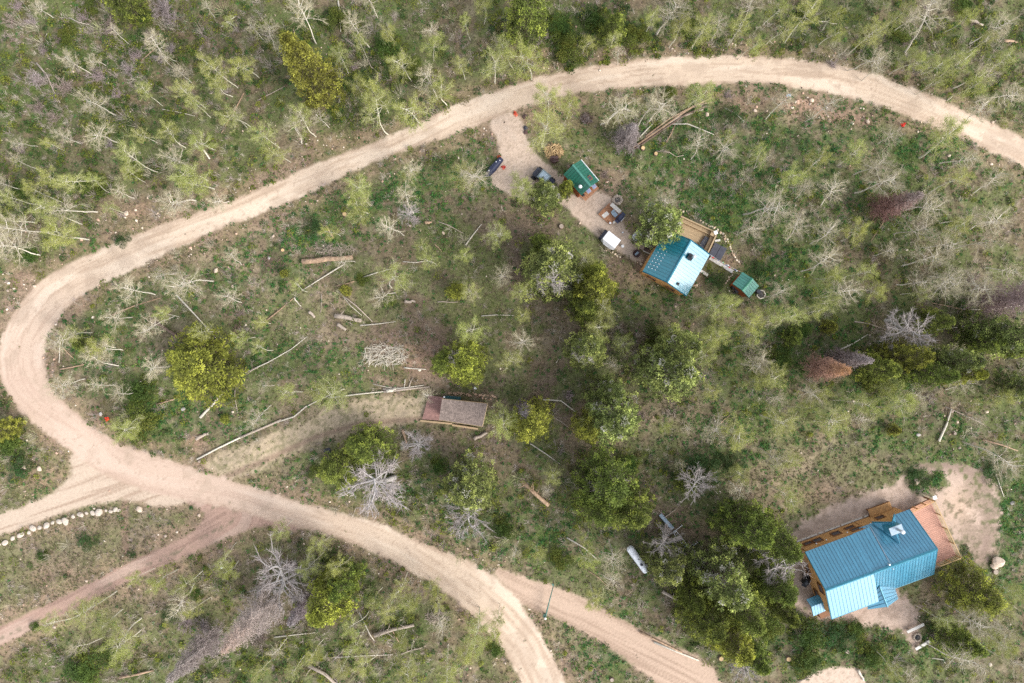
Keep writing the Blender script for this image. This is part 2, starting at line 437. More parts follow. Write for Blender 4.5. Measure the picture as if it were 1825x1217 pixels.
def softblobs(X, Y, bl):
    r = np.zeros(X.shape, np.float32)
    for (x, y, rx, ry, s) in bl:
        r = np.maximum(r, s * np.exp(-((X - x) / rx) ** 2 * 0.9 - ((Y - y) / ry) ** 2 * 0.9))
    return r
B_LUSH = [(560, 420, 90, 55, 1), (700, 350, 110, 60, 1), (820, 310, 70, 50, 1), (480, 480, 80, 50, .8), (400, 500, 70, 50, .7), (250, 520, 90, 50, .45), (150, 600, 50, 50, .7), (200, 650, 120, 80, .6), (300, 740, 90, 50, .9), (430, 740, 50, 40, .7), (480, 640, 80, 60, .6), (600, 650, 60, 40, .6), (500, 860, 100, 30, .5), (540, 830, 60, 30, .5),
          (1250, 280, 160, 90, .95), (1450, 250, 130, 50, 1.1), (1580, 190, 120, 22, .9), (1300, 158, 250, 10, .8), (1660, 260, 120, 50, 1), (1300, 360, 130, 60, 1.1), (1400, 490, 60, 60, 1.1), (1440, 520, 60, 40, 1), (1300, 760, 120, 110, .65), (1560, 790, 120, 40, .6), (1645, 850, 55, 40, .9), (1800, 920, 45, 120, .95), (1720, 815, 60, 35, .7), (1790, 1010, 50, 60, .8),
          (1550, 1150, 160, 50, .6), (1080, 1140, 60, 60, .9), (1000, 1130, 40, 40, .6), (950, 960, 140, 50, .7), (860, 960, 60, 50, .7), (1200, 530, 90, 30, .5), (1700, 760, 80, 50, .6), (1450, 620, 90, 60, .6), (1600, 710, 140, 60, .5), (240, 690, 40, 30, .6), (780, 870, 80, 50, .4), (1100, 980, 60, 40, .5), (330, 890, 50, 20, .35), (1380, 330, 90, 60, .8), (1560, 360, 120, 60, .6), (170, 435, 20, 15, .9), (350, 365, 20, 10, .9), (90, 870, 30, 15, .7)]
B_SHRUB = [(150, 130, 300, 190, 1), (600, 100, 250, 120, 1), (700, 200, 130, 60, .9), (1000, 60, 130, 70, 1.3), (1250, 60, 200, 50, .9), (1500, 60, 250, 60, .9), (1750, 120, 130, 110, .8), (100, 340, 170, 80, .8), (10, 760, 40, 90, .9), (150, 1190, 130, 50, .9), (450, 1180, 300, 60, .7), (650, 1080, 200, 110, .6), (400, 1010, 60, 40, .6), (900, 880, 130, 60, .6), (1440, 1140, 90, 60, .8), (1560, 1140, 90, 50, .5), (1500, 600, 120, 50, .4), (1650, 560, 160, 60, .45), (1400, 400, 160, 100, .5), (1600, 420, 160, 100, .5), (1130, 640, 100, 60, .35), (820, 900, 90, 60, .7), (1000, 900, 90, 60, .5), (250, 740, 50, 30, .9), (700, 880, 80, 50, .5), (1350, 640, 120, 80, .55), (1180, 230, 120, 60, .5), (1700, 1140, 120, 70, .4), (1820, 700, 60, 120, .5), (1100, 850, 90, 60, .6), (1270, 1110, 120, 110, .7)]
B_BROWN = [(850, 440, 180, 90, 1), (700, 600, 130, 50, .9), (1090, 610, 60, 60, 1.2), (1000, 700, 90, 60, .9), (1180, 910, 70, 80, 1.3), (1130, 500, 60, 60, .8), (850, 770, 130, 30, .8), (1500, 605, 60, 25, .8), (1180, 1080, 80, 50, .6), (1760, 560, 60, 30, 1), (540, 600, 140, 60, .5), (350, 980, 60, 30, .5), (650, 1010, 90, 30, .6), (300, 60, 120, 40, .4), (480, 1020, 60, 100, .9), (350, 1150, 80, 60, .8), (940, 1190, 60, 50, .7), (1590, 360, 60, 30, .6)]
B_TAN = [(150, 1010, 190, 110, 1), (50, 930, 80, 60, .6), (640, 740, 130, 40, .8), (450, 830, 80, 30, .7), (1450, 830, 140, 55, .8), (60, 840, 90, 50, .5), (170, 1150, 120, 30, .6), (1640, 1090, 70, 40, .7), (1020, 1120, 60, 60, .7), (540, 560, 120, 50, .5), (760, 970, 120, 30, .5), (330, 460, 120, 40, .6), (600, 330, 120, 20, .5), (1440, 220, 150, 50, .3), (1200, 740, 60, 60, .6), (1560, 130, 200, 20, .6), (240, 400, 90, 20, .7)]
B_RED = [(740, 640, 60, 45, .9), (1150, 480, 35, 40, .7), (1435, 190, 45, 22, 1.2), (1490, 205, 40, 15, 1.1), (1540, 212, 30, 16, 1.1), (1330, 182, 35, 15, .9), (245, 375, 50, 18, .8), (600, 255, 60, 20, .6), (40, 500, 40, 30, .6), (80, 850, 50, 25, .8), (120, 1015, 14, 9, 1), (75, 1030, 22, 14, .7), (960, 95, 60, 12, .8), (60, 945, 110, 14, .6), (1080, 330, 40, 40, .5), (1280, 165, 25, 8, .8), (1110, 395, 30, 20, .5), (1300, 465, 20, 14, .8), (1510, 640, 40, 14, .4), (345, 790, 22, 18, .9), (1450, 880, 60, 20, .5), (1040, 215, 70, 25, .4)]
B_STONE = [(1430, 185, 35, 20, 5), (1478, 200, 32, 16, 5), (1540, 212, 28, 18, 5), (1335, 182, 28, 14, 4), (1380, 195, 20, 10, 2), (245, 380, 70, 25, 2.0), (600, 255, 60, 25, 1.6), (585, 360, 50, 25, 1.6), (650, 310, 60, 20, 1.2), (780, 300, 60, 20, 1.2), (960, 95, 60, 14, 1.8), (1180, 85, 120, 14, 1.6), (1110, 400, 30, 40, 1.4), (1090, 330, 40, 30, 1.2), (330, 470, 110, 40, 1.3), (1700, 770, 18, 30, 3), (880, 220, 12, 30, 3), (30, 500, 60, 35, 1.3), (1760, 255, 70, 30, 1.2), (60, 835, 80, 30, .8), (120, 1000, 130, 60, .6), (1790, 235, 60, 20, 1), (1105, 445, 30, 14, 3.0), (1440, 100, 150, 18, .8), (470, 870, 80, 10, .5), (1100, 410, 20, 30, .5), (1030, 300, 40, 30, 1.2), (1640, 1110, 60, 30, .4), (520, 570, 80, 40, .7), (1680, 1000, 40, 40, .3), (1340, 500, 80, 40, .4), (100, 1090, 60, 50, .3), (850, 990, 60, 12, 1.0)]

# sampled on a 4 px grid over the frame plus a margin, then looked up anywhere
GX = np.arange(-80, 1908, 4, np.float32); GY = np.arange(-80, 1300, 4, np.float32)
mgx, mgy = np.meshgrid(GX, GY)
def lookup(Z, px, py):
    u = np.clip((px + 80) / 4, 0, len(GX) - 1.001); v = np.clip((py + 80) / 4, 0, len(GY) - 1.001)
    i = u.astype(int); j = v.astype(int); fu = u - i; fv = v - j
    return (Z[j, i] * (1 - fu) + Z[j, i + 1] * fu) * (1 - fv) + (Z[j + 1, i] * (1 - fu) + Z[j + 1, i + 1] * fu) * fv
MAIN = smooth(R_OUT) + smooth(R_IN)[::-1]
POLY = dict(main=MAIN, side=smooth(SIDE, True), west=smooth(WEST, True), track=smooth(TRACK, True), pad=smooth(PAD, True, 1), drive=smooth(DRIVE, True), yard=smooth(YARD, True), corner=CORNER, foot=smooth(FOOT, True, 1))
SDF = {k: sdf(mgx, mgy, p) for k, p in POLY.items()}
ROADISH = np.minimum.reduce([SDF[k] for k in ('main', 'side', 'west', 'track', 'pad', 'yard', 'corner')])
D_LUSH = softblobs(mgx, mgy, B_LUSH); D_SHRUB = softblobs(mgx, mgy, B_SHRUB); D_BROWN = softblobs(mgx, mgy, B_BROWN)
D_TAN = softblobs(mgx, mgy, B_TAN); D_RED = softblobs(mgx, mgy, B_RED); D_STONE = softblobs(mgx, mgy, B_STONE)
band = np.exp(-((np.minimum(SDF['main'], SDF['track']) - 12) / 16) ** 2)
D_STONE = D_STONE + band * 1.3
D_RED = np.maximum(D_RED, band * 0.5)
pd, _ = seg_dist(mgx, mgy, [(1215, 375), (1278, 408), (1303, 443), (1325, 475)])

# ---------------------------------------------------------------- the ground sheet
def axis(lo, hi, st, far):
    core = np.arange(lo, hi + st * .5, st)
    return np.concatenate([-np.array(far[::-1], float), core, np.array(far, float)])
ax = axis(-66.6, 66.6, 0.2, [68, 72, 80, 95, 130, 200, 350, 700])
ay = axis(-45.0, 45.0, 0.2, [47, 51, 60, 80, 120, 200, 350, 700])
X, Y = np.meshgrid(ax, ay)
PX = X / M + CX; PY = CY - Y / M
def q(k): return lookup(SDF[k], PX, PY)
def ground_z(px, py):
    px = np.asarray(px, float); py = np.asarray(py, float)
    d = lookup(ROADISH, px, py)
    off = np.clip((d - 2) / 22, 0, 1)
    return (fbm(px, py, 40, 1, 3) - 0.5) * 0.55 * off + (fbm(px, py, 7, 3, 2) - 0.5) * 0.16 * off
def gz(px, py): return float(ground_z(np.array([px]), np.array([py]))[0])
Z = ground_z(PX, PY)
nA = fbm(PX, PY, 46, 0, 4); nB = fbm(PX, PY, 14, 2, 4); nC = fbm(PX, PY, 5, 4, 3); nD = fbm(PX, PY, 90, 5, 3); nE = fbm(PX, PY, 9, 6, 3)
def mixc(a, b, t): t = np.clip(t, 0, 1)[..., None]; return a * (1 - t) + np.asarray(b) * t
def sstep(x, a, b): t = np.clip((x - a) / (b - a), 0, 1); return t * t * (3 - 2 * t)
C = np.ones(X.shape + (3,)) * np.array((0.175, 0.130, 0.082))
C = mixc(C, (0.245, 0.195, 0.130), sstep(nB, .46, .66))
C = mixc(C, (0.105, 0.078, 0.055), sstep(nC, .55, .8) * .6)
lb = lookup(D_BROWN, PX, PY); lt = lookup(D_TAN, PX, PY); ll = lookup(D_LUSH, PX, PY); ls = lookup(D_SHRUB, PX, PY); lr = lookup(D_RED, PX, PY); lst = lookup(D_STONE, PX, PY)
C = mixc(C, (0.135, 0.095, 0.070), lb * (0.45 + nB * .8))
C = mixc(C, (0.30, 0.235, 0.155), lt * (0.3 + nB * .9))
C = mixc(C, (0.055, 0.082, 0.022), ls * sstep(nB + nC * .35, .42, .74) * .9)
C = mixc(C, (0.045, 0.100, 0.026), ll * sstep(nE + nA * .3, .44, .70) * .9)
C = mixc(C, (0.085, 0.125, 0.028), sstep(nA + nC * .25, .50, .72) * .65)
C = mixc(C, (0.27, 0.215, 0.135), np.clip(lt, 0, 1) * .45)
C = mixc(C, (0.36, 0.225, 0.160), np.clip(lr * 1.1, 0, 1) * sstep(nB + nC * .3, .36, .66) * .85)
C = mixc(C, (0.33, 0.24, 0.17), np.clip(lst, 0, 1) * sstep(nC, .5, .85) * .6)
# roads and yards, each with its own earth colour
edge_n = (nB - .5) * 12 + (nC - .5) * 8
dO, sO = seg_dist(PX, PY, R_OUT)
streak = fbm(dO * 1.0, sO * 0.045, 3.2, 3, 4); broad = fbm(dO, sO * .12, 16, 5, 3)
road_c = mixc(np.ones(X.shape + (3,)) * np.array((0.53, 0.412, 0.308)), (0.39, 0.285, 0.205), sstep(streak, .46, .68) * .8)
road_c = mixc(road_c, (0.60, 0.485, 0.375), sstep(broad, .46, .64) * .85)
lower = np.clip((PY - 480) / 200, 0, 1) * np.clip((700 - PX) / 300, 0, 1)
road_c = mixc(road_c, (0.45, 0.32, 0.255), lower * .55)
road_c = mixc(road_c, (0.36, 0.27, 0.20), sstep(fbm(PX, PY, 34, 1, 4), .56, .70) * .45)
road_c = mixc(road_c, (0.32, 0.235, 0.17), sstep(fbm(PX, PY, 6, 5, 3), .66, .80) * .5)
road_c = mixc(road_c, (0.36, 0.255, 0.185), sstep(-q('main'), 9, 0) * .7 * sstep(nB, .35, .6))
side_c = mixc(np.ones(X.shape + (3,)) * np.array((0.46, 0.335, 0.25)), (0.31, 0.215, 0.155), sstep(fbm(PX * .45 - PY * .9, PX * .035, 5, 2, 4), .48, .7) * .8)
west_c = mixc(np.ones(X.shape + (3,)) * np.array((0.48, 0.375, 0.285)), (0.33, 0.235, 0.17), sstep(fbm(PX * .3 + PY * .9, PX * .04, 5, 4, 4), .48, .68) * .85)
dT, sT = seg_dist(PX, PY, [(-60, 1140), (0, 1117), (120, 1060), (230, 1000), (320, 962), (400, 915)])
track_c = mixc(np.ones(X.shape + (3,)) * np.array((0.37, 0.245, 0.19)), (0.27, 0.175, 0.135), sstep(fbm(dT, sT * .05, 4, 2, 3), .45, .66) * .85)
track_c = mixc(track_c, (0.45, 0.33, 0.26), sstep(fbm(dT, sT * .08, 9, 4, 2), .5, .66) * .6)
track_c = mixc(track_c, (0.135, 0.125, 0.075), np.exp(-((dT - 19) / 4) ** 2) * sstep(nC, .45, .65) * .7)
gr = fbm(PX, PY, 2.8, 6, 2)
pad_c = mixc(np.ones(X.shape + (3,)) * np.array((0.52, 0.40, 0.31)), (0.36, 0.275, 0.205), sstep(gr, .45, .75) * .8)
pad_c = mixc(pad_c, (0.50, 0.40, 0.32), sstep(nB, .5, .7) * .5)
yard_c = mixc(np.ones(X.shape + (3,)) * np.array((0.48, 0.360, 0.285)), (0.34, 0.250, 0.190), sstep(nE, .42, .68) * .8)
dl_, _q = seg_dist(PX, PY, [(1640, 830), (1700, 828), (1745, 850), (1765, 900), (1760, 960), (1750, 1010)])
yard_c = mixc(yard_c, (0.235, 0.165, 0.13), np.exp(-(dl_ / 14) ** 2) * .85)
yard_c = mixc(yard_c, (0.27, 0.20, 0.15), sstep(PX + 0 * PY, 1695, 1725) * sstep(nB, .30, .52) * .85)
yard_c = mixc(yard_c, (0.50, 0.36, 0.26), np.exp(-((PX - 1705) / 28) ** 2 - ((PY - 900) / 35) ** 2) * .7)
drive_c = mixc(np.ones(X.shape + (3,)) * np.array((0.40, 0.315, 0.215)), (0.19, 0.17, 0.09), sstep(nC + nB * .3, .60, .82) * .7)
drive_c = mixc(drive_c, (0.24, 0.165, 0.12), sstep(seg_dist(PX, PY, [(400, 850), (470, 822), (560, 780), (640, 755), (760, 746)])[0] * -1, -9, -1) * .8)
MASK = {}
VEG = np.ones(X.shape) * (1 - .45 * np.clip(lt, 0, 1))
VG = dict(drive=.45, yard=.35, foot=.5, track=.22, west=.2, pad=.22, corner=.22, side=.2, main=.04)
for k, cc, wdt, en in (('drive', drive_c, 12, 1.4), ('yard', yard_c, 12, 3.2), ('foot', np.ones(X.shape + (3,)) * np.array((.24, .165, .115)), 8, .5), ('track', track_c, 7, 1.0), ('west', west_c, 10, 1.3), ('pad', pad_c, 5, .8), ('corner', pad_c, 4, .5), ('side', side_c, 8, 1.2), ('main', road_c, 6, .85)):
    d = q(k) + edge_n * en * .7
    t = sstep(-d, -wdt * .5, wdt * .5)
    if k == 'yard': t = t * (1 - .75 * sstep(nE + nC * .3, .64, .80) * sstep(PX + 0 * PY, 1620, 1710))
    C = C * (1 - t[..., None]) + cc * t[..., None]
    MASK[k] = t
    VEG = VEG * (1 - t) + VG[k] * t
C = np.clip(C * (0.94 + 0.12 * nD)[..., None], 0.01, 0.9)
far_ = sstep(np.maximum(np.abs(X) - 66.0, np.abs(Y) - 44.8), 0, 3)
C = mixc(C, (0.125, 0.125, 0.065), far_); VEG = VEG * (1 - far_) + far_
ny, nx = X.shape
idx = np.arange(nx * ny).reshape(ny, nx)
quads = np.stack([idx[:-1, :-1], idx[:-1, 1:], idx[1:, 1:], idx[1:, :-1]], -1).reshape(-1, 4)
Vall = np.stack([X, Y, Z], -1).reshape(-1, 3); Call = np.concatenate([C, VEG[..., None]], -1).reshape(-1, 4)
cls = np.zeros(X.shape, int)
out_ = far_ > .5
order = [('ground', None), ('grassy_driveway', 'drive'), ('house_yard', 'yard'), ('footpath', 'foot'), ('dirt_track', 'track'), ('sandy_road', 'west'), ('gravel_yard', 'pad'), ('gravel_patch_yard', 'corner'), ('side_road', 'side'), ('main_road', 'main')]
for i, (n_, k) in enumerate(order):
    if k: cls[(MASK[k] > .5) & ~out_] = i
qc = cls[:-1, :-1].reshape(-1)
for i, (n_, k) in enumerate(order):
    F = quads[qc == i]
    if not len(F): continue
    u, inv = np.unique(F, return_inverse=True)
    me = tri_mesh(n_, Vall[u], inv.reshape(-1, 4), Call[u], MAT['ground'])
    me.polygons.foreach_set('use_smooth', np.ones(len(F), bool))
    tag(inst(n_, me), kind='structure')

# ---------------------------------------------------------------- ground cover that nobody could count
def scatter(n, dens, keep_road=0.0, margin=30, drive=.12):
    px = RNG.uniform(-margin, 1825 + margin, n); py = RNG.uniform(-margin, 1217 + margin, n)
    d = dens(px, py)
    ok = RNG.random(n) < d
    r = lookup(ROADISH, px, py) + (fbm(px, py, 14, 2, 3) - .5) * 9 + (RNG.random(n) - .4) * 4
    ok &= (r > 0) | (RNG.random(n) < keep_road)
    ok &= (lookup(SDF['drive'], px, py) + (fbm(px, py, 14, 2, 3) - .5) * 26 > 0) | (RNG.random(n) < drive)
    return px[ok], py[ok]

def leaf_cloud(px, py, rad, hgt, k, size, cols, name, matl, flat=0.5, z0=0.0, label=None, dome=True):
    """k small leaf triangles round each point; cols (n,3)"""
    n = len(px)
    bx = (px - CX) * M; by = -(py - CY) * M; bz = ground_z(px, py) + z0
    a = RNG.uniform(0, 2 * np.pi, (n, k)); rr = np.sqrt(RNG.random((n, k))) * rad[:, None]
    zz = RNG.random((n, k)) ** .6 * hgt[:, None] * np.sqrt(np.clip(1 - (rr / (rad[:, None] + 1e-6)) ** 2 * (.9 if dome else 0), 0.02, 1))
    c = np.stack([bx[:, None] + rr * np.cos(a), by[:, None] + rr * np.sin(a), bz[:, None] + zz], -1).reshape(-1, 3)
    N = len(c)
    u = RNG.normal(size=(N, 3)); u[:, 2] *= flat; u /= np.linalg.norm(u, axis=1, keepdims=True)
    v = RNG.normal(size=(N, 3)); v[:, 2] *= flat; v -= u * (u * v).sum(1, keepdims=True); v /= np.linalg.norm(v, axis=1, keepdims=True)
    s = (np.repeat(size, k) * RNG.uniform(.6, 1.3, N))[:, None]
    V = np.stack([c - u * s * .6 - v * s * .35, c + u * s * .75, c - u * s * .3 + v * s * .6], 1).reshape(-1, 3)
    T = np.arange(3 * N).reshape(-1, 3)
    cc = np.repeat(cols, k, 0) * RNG.uniform(.7, 1.3, (N, 1))
    me = tri_mesh(name, V, T, np.repeat(cc, 3, 0), matl)
    o = inst(name, me); tag(o, label, kind='stuff'); return o

def pick(n, pal, w=None):
    pal = np.array(pal); i = RNG.choice(len(pal), n, p=w)
    return pal[i] * RNG.uniform(.85, 1.15, (n, 1))

px, py = scatter(150000, lambda x, y: (1 - .8 * np.clip(lookup(D_RED, x, y) * 1.2, 0, 1)) * np.clip(.04 - .04 * lookup(D_TAN, x, y) + lookup(D_LUSH, x, y) * sstep(fbm(x, y, 16, 1, 3), .42, .58), 0, 1) * .75)
leaf_cloud(px, py, RNG.uniform(.14, .36, len(px)), RNG.uniform(.12, .32, len(px)), 13, np.full(len(px), .13), pick(len(px), [(.038, .118, .030), (.065, .165, .038), (.110, .200, .040), (.16, .20, .05)], [.35, .35, .18, .12]), 'low_herbs', MAT['herb'], .35)
px, py = scatter(30000, lambda x, y: np.clip(.03 + lookup(D_SHRUB, x, y), 0, 1.2) * sstep(fbm(x, y, 26, 3, 3), .36, .55) * .8)
leaf_cloud(px, py, RNG.uniform(.25, .75, len(px)), RNG.uniform(.25, .8, len(px)), 42, np.full(len(px), .15), pick(len(px), [(.13, .155, .022), (.19, .205, .03), (.07, .115, .025), (.05, .09, .025), (.16, .14, .06)], [.26, .2, .26, .16, .12]), 'shrub_undergrowth', MAT['herb'], .5)
# dry grass and leaf litter
px, py = scatter(260000, lambda x, y: .14 + .5 * np.clip(lookup(D_TAN, x, y), 0, 1) + .12 * np.clip(lookup(D_BROWN, x, y), 0, 1), .003)
ct = np.clip(lookup(D_TAN, px, py), 0, 1)[:, None]
base = pick(len(px), [(.10, .135, .03), (.14, .17, .045), (.20, .17, .085), (.13, .095, .07), (.32, .26, .18)], [.16, .16, .28, .22, .18])
leaf_cloud(px, py, RNG.uniform(.08, .25, len(px)), RNG.uniform(.05, .22, len(px)), 5, np.full(len(px), .12), base * (1 - ct * .3) + ct * .3 * np.array((.30, .25, .16)), 'dry_grass', MAT['herb'], .7)
# bare twiggy low brush: thin ribbons
def ribbons(px, py, rad, hgt, k, wdt, cols, name, matl, up=.8):
    n = len(px)
    b = np.stack([(px - CX) * M, -(py - CY) * M, ground_z(px, py)], -1)
    b = np.repeat(b, k, 0); N = n * k
    a = RNG.uniform(0, 2 * np.pi, N); R = np.repeat(rad, k) * RNG.uniform(.4, 1.1, N); H = np.repeat(hgt, k) * RNG.uniform(.3, 1, N)
    e = b + np.stack([np.cos(a) * R, np.sin(a) * R, H], -1)
    st = b + (e - b) * RNG.uniform(0, .45, (N, 1)) * np.array((1, 1, .6)) + np.random.default_rng(3).normal(size=(N, 3)) * np.array((.08, .08, .02))
    d = e - st; s = np.cross(d, np.array((0, 0, 1.0)) + RNG.normal(size=(N, 3)) * .3); s /= np.linalg.norm(s, axis=1, keepdims=True) + 1e-9
    wd = wdt * RNG.uniform(.6, 1.4, (N, 1))
    V = np.stack([st - s * wd, st + s * wd, e], 1).reshape(-1, 3)
    me = tri_mesh(name, V, np.arange(3 * N).reshape(-1, 3), np.repeat(np.repeat(cols, k, 0) * RNG.uniform(.75, 1.25, (N, 1)), 3, 0), matl)
    o = inst(name, me); tag(o, kind='stuff'); return o
px, py = scatter(60000, lambda x, y: (.16 + .28 * np.clip(lookup(D_SHRUB, x, y), 0, 1)) * sstep(fbm(x, y, 40, 6, 3), .42, .62))
ribbons(px, py, RNG.uniform(.3, .8, len(px)), RNG.uniform(.3, .9, len(px)), 18, .014, pick(len(px), [(.36, .29, .26), (.27, .21, .18), (.42, .37, .29)]), 'bare_brush_undergrowth', MAT['bark'])
# thin pale saplings and suckers between the aspens
px, py = scatter(5200, lambda x, y: np.clip(.02 + lookup(D_SHRUB, x, y) * .42, 0, 1) * sstep(fbm(x, y, 60, 4, 3), .38, .55))
ribbons(px, py, RNG.uniform(.6, 1.5, len(px)), RNG.uniform(1.0, 2.6, len(px)), 46, .015, pick(len(px), [(.46, .41, .30), (.40, .35, .27), (.36, .30, .27), (.42, .42, .22)]), 'pale_sapling_undergrowth', MAT['bark'])
# fallen sticks
px, py = scatter(3200, lambda x, y: np.clip(.25 + lookup(D_BROWN, x, y) * .3 + lookup(D_SHRUB, x, y) * .4, 0, 1))
ribbons(px, py, RNG.uniform(.5, 1.6, len(px)), RNG.uniform(.05, .15, len(px)), 1, .03, pick(len(px), [(.45, .40, .32), (.36, .29, .22), (.22, .17, .13)]), 'fallen_twig_debris', MAT['bark'])

# stones
ico_v = []
_t = (1 + 5 ** .5) / 2
ICO_V = np.array([(-1, _t, 0), (1, _t, 0), (-1, -_t, 0), (1, -_t, 0), (0, -1, _t), (0, 1, _t), (0, -1, -_t), (0, 1, -_t), (_t, 0, -1), (_t, 0, 1), (-_t, 0, -1), (-_t, 0, 1)]); ICO_V /= np.linalg.norm(ICO_V[0])
ICO_F = np.array([(0, 11, 5), (0, 5, 1), (0, 1, 7), (0, 7, 10), (0, 10, 11), (1, 5, 9), (5, 11, 4), (11, 10, 2), (10, 7, 6), (7, 1, 8), (3, 9, 4), (3, 4, 2), (3, 2, 6), (3, 6, 8), (3, 8, 9), (4, 9, 5), (2, 4, 11), (6, 2, 10), (8, 6, 7), (9, 8, 1)])
def stones(pts, size, cols, name, flat=.6, single=True):
    n = len(pts)
    V = ICO_V[None] * RNG.uniform(.7, 1.25, (n, 12, 1))
    sc = np.stack([RNG.uniform(.8, 1.3, n), RNG.uniform(.7, 1.1, n), RNG.uniform(.5, .8, n) * flat / .6], -1) * size[:, None]
    V = V * sc[:, None]
    a = RNG.uniform(0, 6.28, n); ca, sa = np.cos(a)[:, None], np.sin(a)[:, None]
    V = np.stack([V[..., 0] * ca - V[..., 1] * sa, V[..., 0] * sa + V[..., 1] * ca, V[..., 2]], -1)
    V += pts[:, None]
    T = ICO_F[None] + (np.arange(n) * 12)[:, None, None]
    me = tri_mesh(name, V.reshape(-1, 3), T.reshape(-1, 3), np.repeat(cols, 12, 0), MAT['stone'])
    o = inst(name, me); tag(o, kind='stuff'); return o
px, py = scatter(44000, lambda x, y: np.clip(.03 + lookup(D_STONE, x, y) * .20, 0, .95), .02)
pz = ground_z(px, py)
n = len(px)
sz = np.minimum(np.exp(RNG.normal(-2.8, .55, n)), .26) * (1 + .25 * np.clip(lookup(D_STONE, px, py) - 2, 0, 2))
STPAL = [(.58, .45, .34), (.68, .57, .46), (.50, .33, .24), (.38, .30, .24)]
stones(np.stack([(px - CX) * M, -(py - CY) * M, pz + sz * .2], -1), sz, pick(n, STPAL), 'loose_stones_gravel')

# ---------------------------------------------------------------- tree prototypes
class Wood:
    def __init__(s): s.V = []; s.T = []; s.C = []; s.n = 0
    def tube(s, pts, rad, col, n=4):
        pts = np.asarray(pts, float); rad = np.asarray(rad, float)
        d = np.gradient(pts, axis=0); d /= np.linalg.norm(d, axis=1, keepdims=True) + 1e-9
        up = np.array((0.13, 0.21, .97)) if abs(d[0, 2]) < .9 else np.array((1., .1, 0))
        a = np.cross(d, up); a /= np.linalg.norm(a, axis=1, keepdims=True) + 1e-9
        b = np.cross(d, a)
        t = np.arange(n) * 2 * np.pi / n
        ring = pts[:, None] + (a[:, None] * np.cos(t)[None, :, None] + b[:, None] * np.sin(t)[None, :, None]) * rad[:, None, None]
        m = len(pts)
        V = ring.reshape(-1, 3)
        i = (np.arange(m - 1)[:, None] * n + np.arange(n)[None]).ravel(); j = (np.arange(m - 1)[:, None] * n + (np.arange(n)[None] + 1) % n).ravel()
        T = np.concatenate([np.stack([i, j, j + n], -1), np.stack([i, j + n, i + n], -1)])
        s.V.append(V); s.T.append(T + s.n); s.n += len(V)
        col = np.asarray(col, float)
        if col.ndim == 1: col = np.repeat(col[None], m, 0)
        s.C.append(np.repeat(col, n, 0))
    def mesh(s, name, m):
        return tri_mesh(name, np.concatenate(s.V), np.concatenate(s.T), np.concatenate(s.C), m)

def curve(r, p, d, L, k, wob, grav=0.0):
    pts = [np.array(p, float)]; d = np.array(d, float); d /= np.linalg.norm(d)
    for i in range(k):
        d = d + r.normal(size=3) * wob + np.array((0, 0, grav)); d /= np.linalg.norm(d)
        pts.append(pts[-1] + d * L / k)
    return np.array(pts)

def leaves_mesh(name, c, s, col, matl, r, flat=.7):
    N = len(c)
    u = r.normal(size=(N, 3)); u[:, 2] *= flat; u /= np.linalg.norm(u, axis=1, keepdims=True)
    v = r.normal(size=(N, 3)); v[:, 2] *= flat; v -= u * (u * v).sum(1, keepdims=True); v /= np.linalg.norm(v, axis=1, keepdims=True)
    s = s[:, None]
    V = np.stack([c - u * s * .6 - v * s * .4, c + u * s * .8, c - u * s * .3 + v * s * .65], 1).reshape(-1, 3)
    return tri_mesh(name, V, np.arange(3 * N).reshape(-1, 3), np.repeat(col, 3, 0), matl)

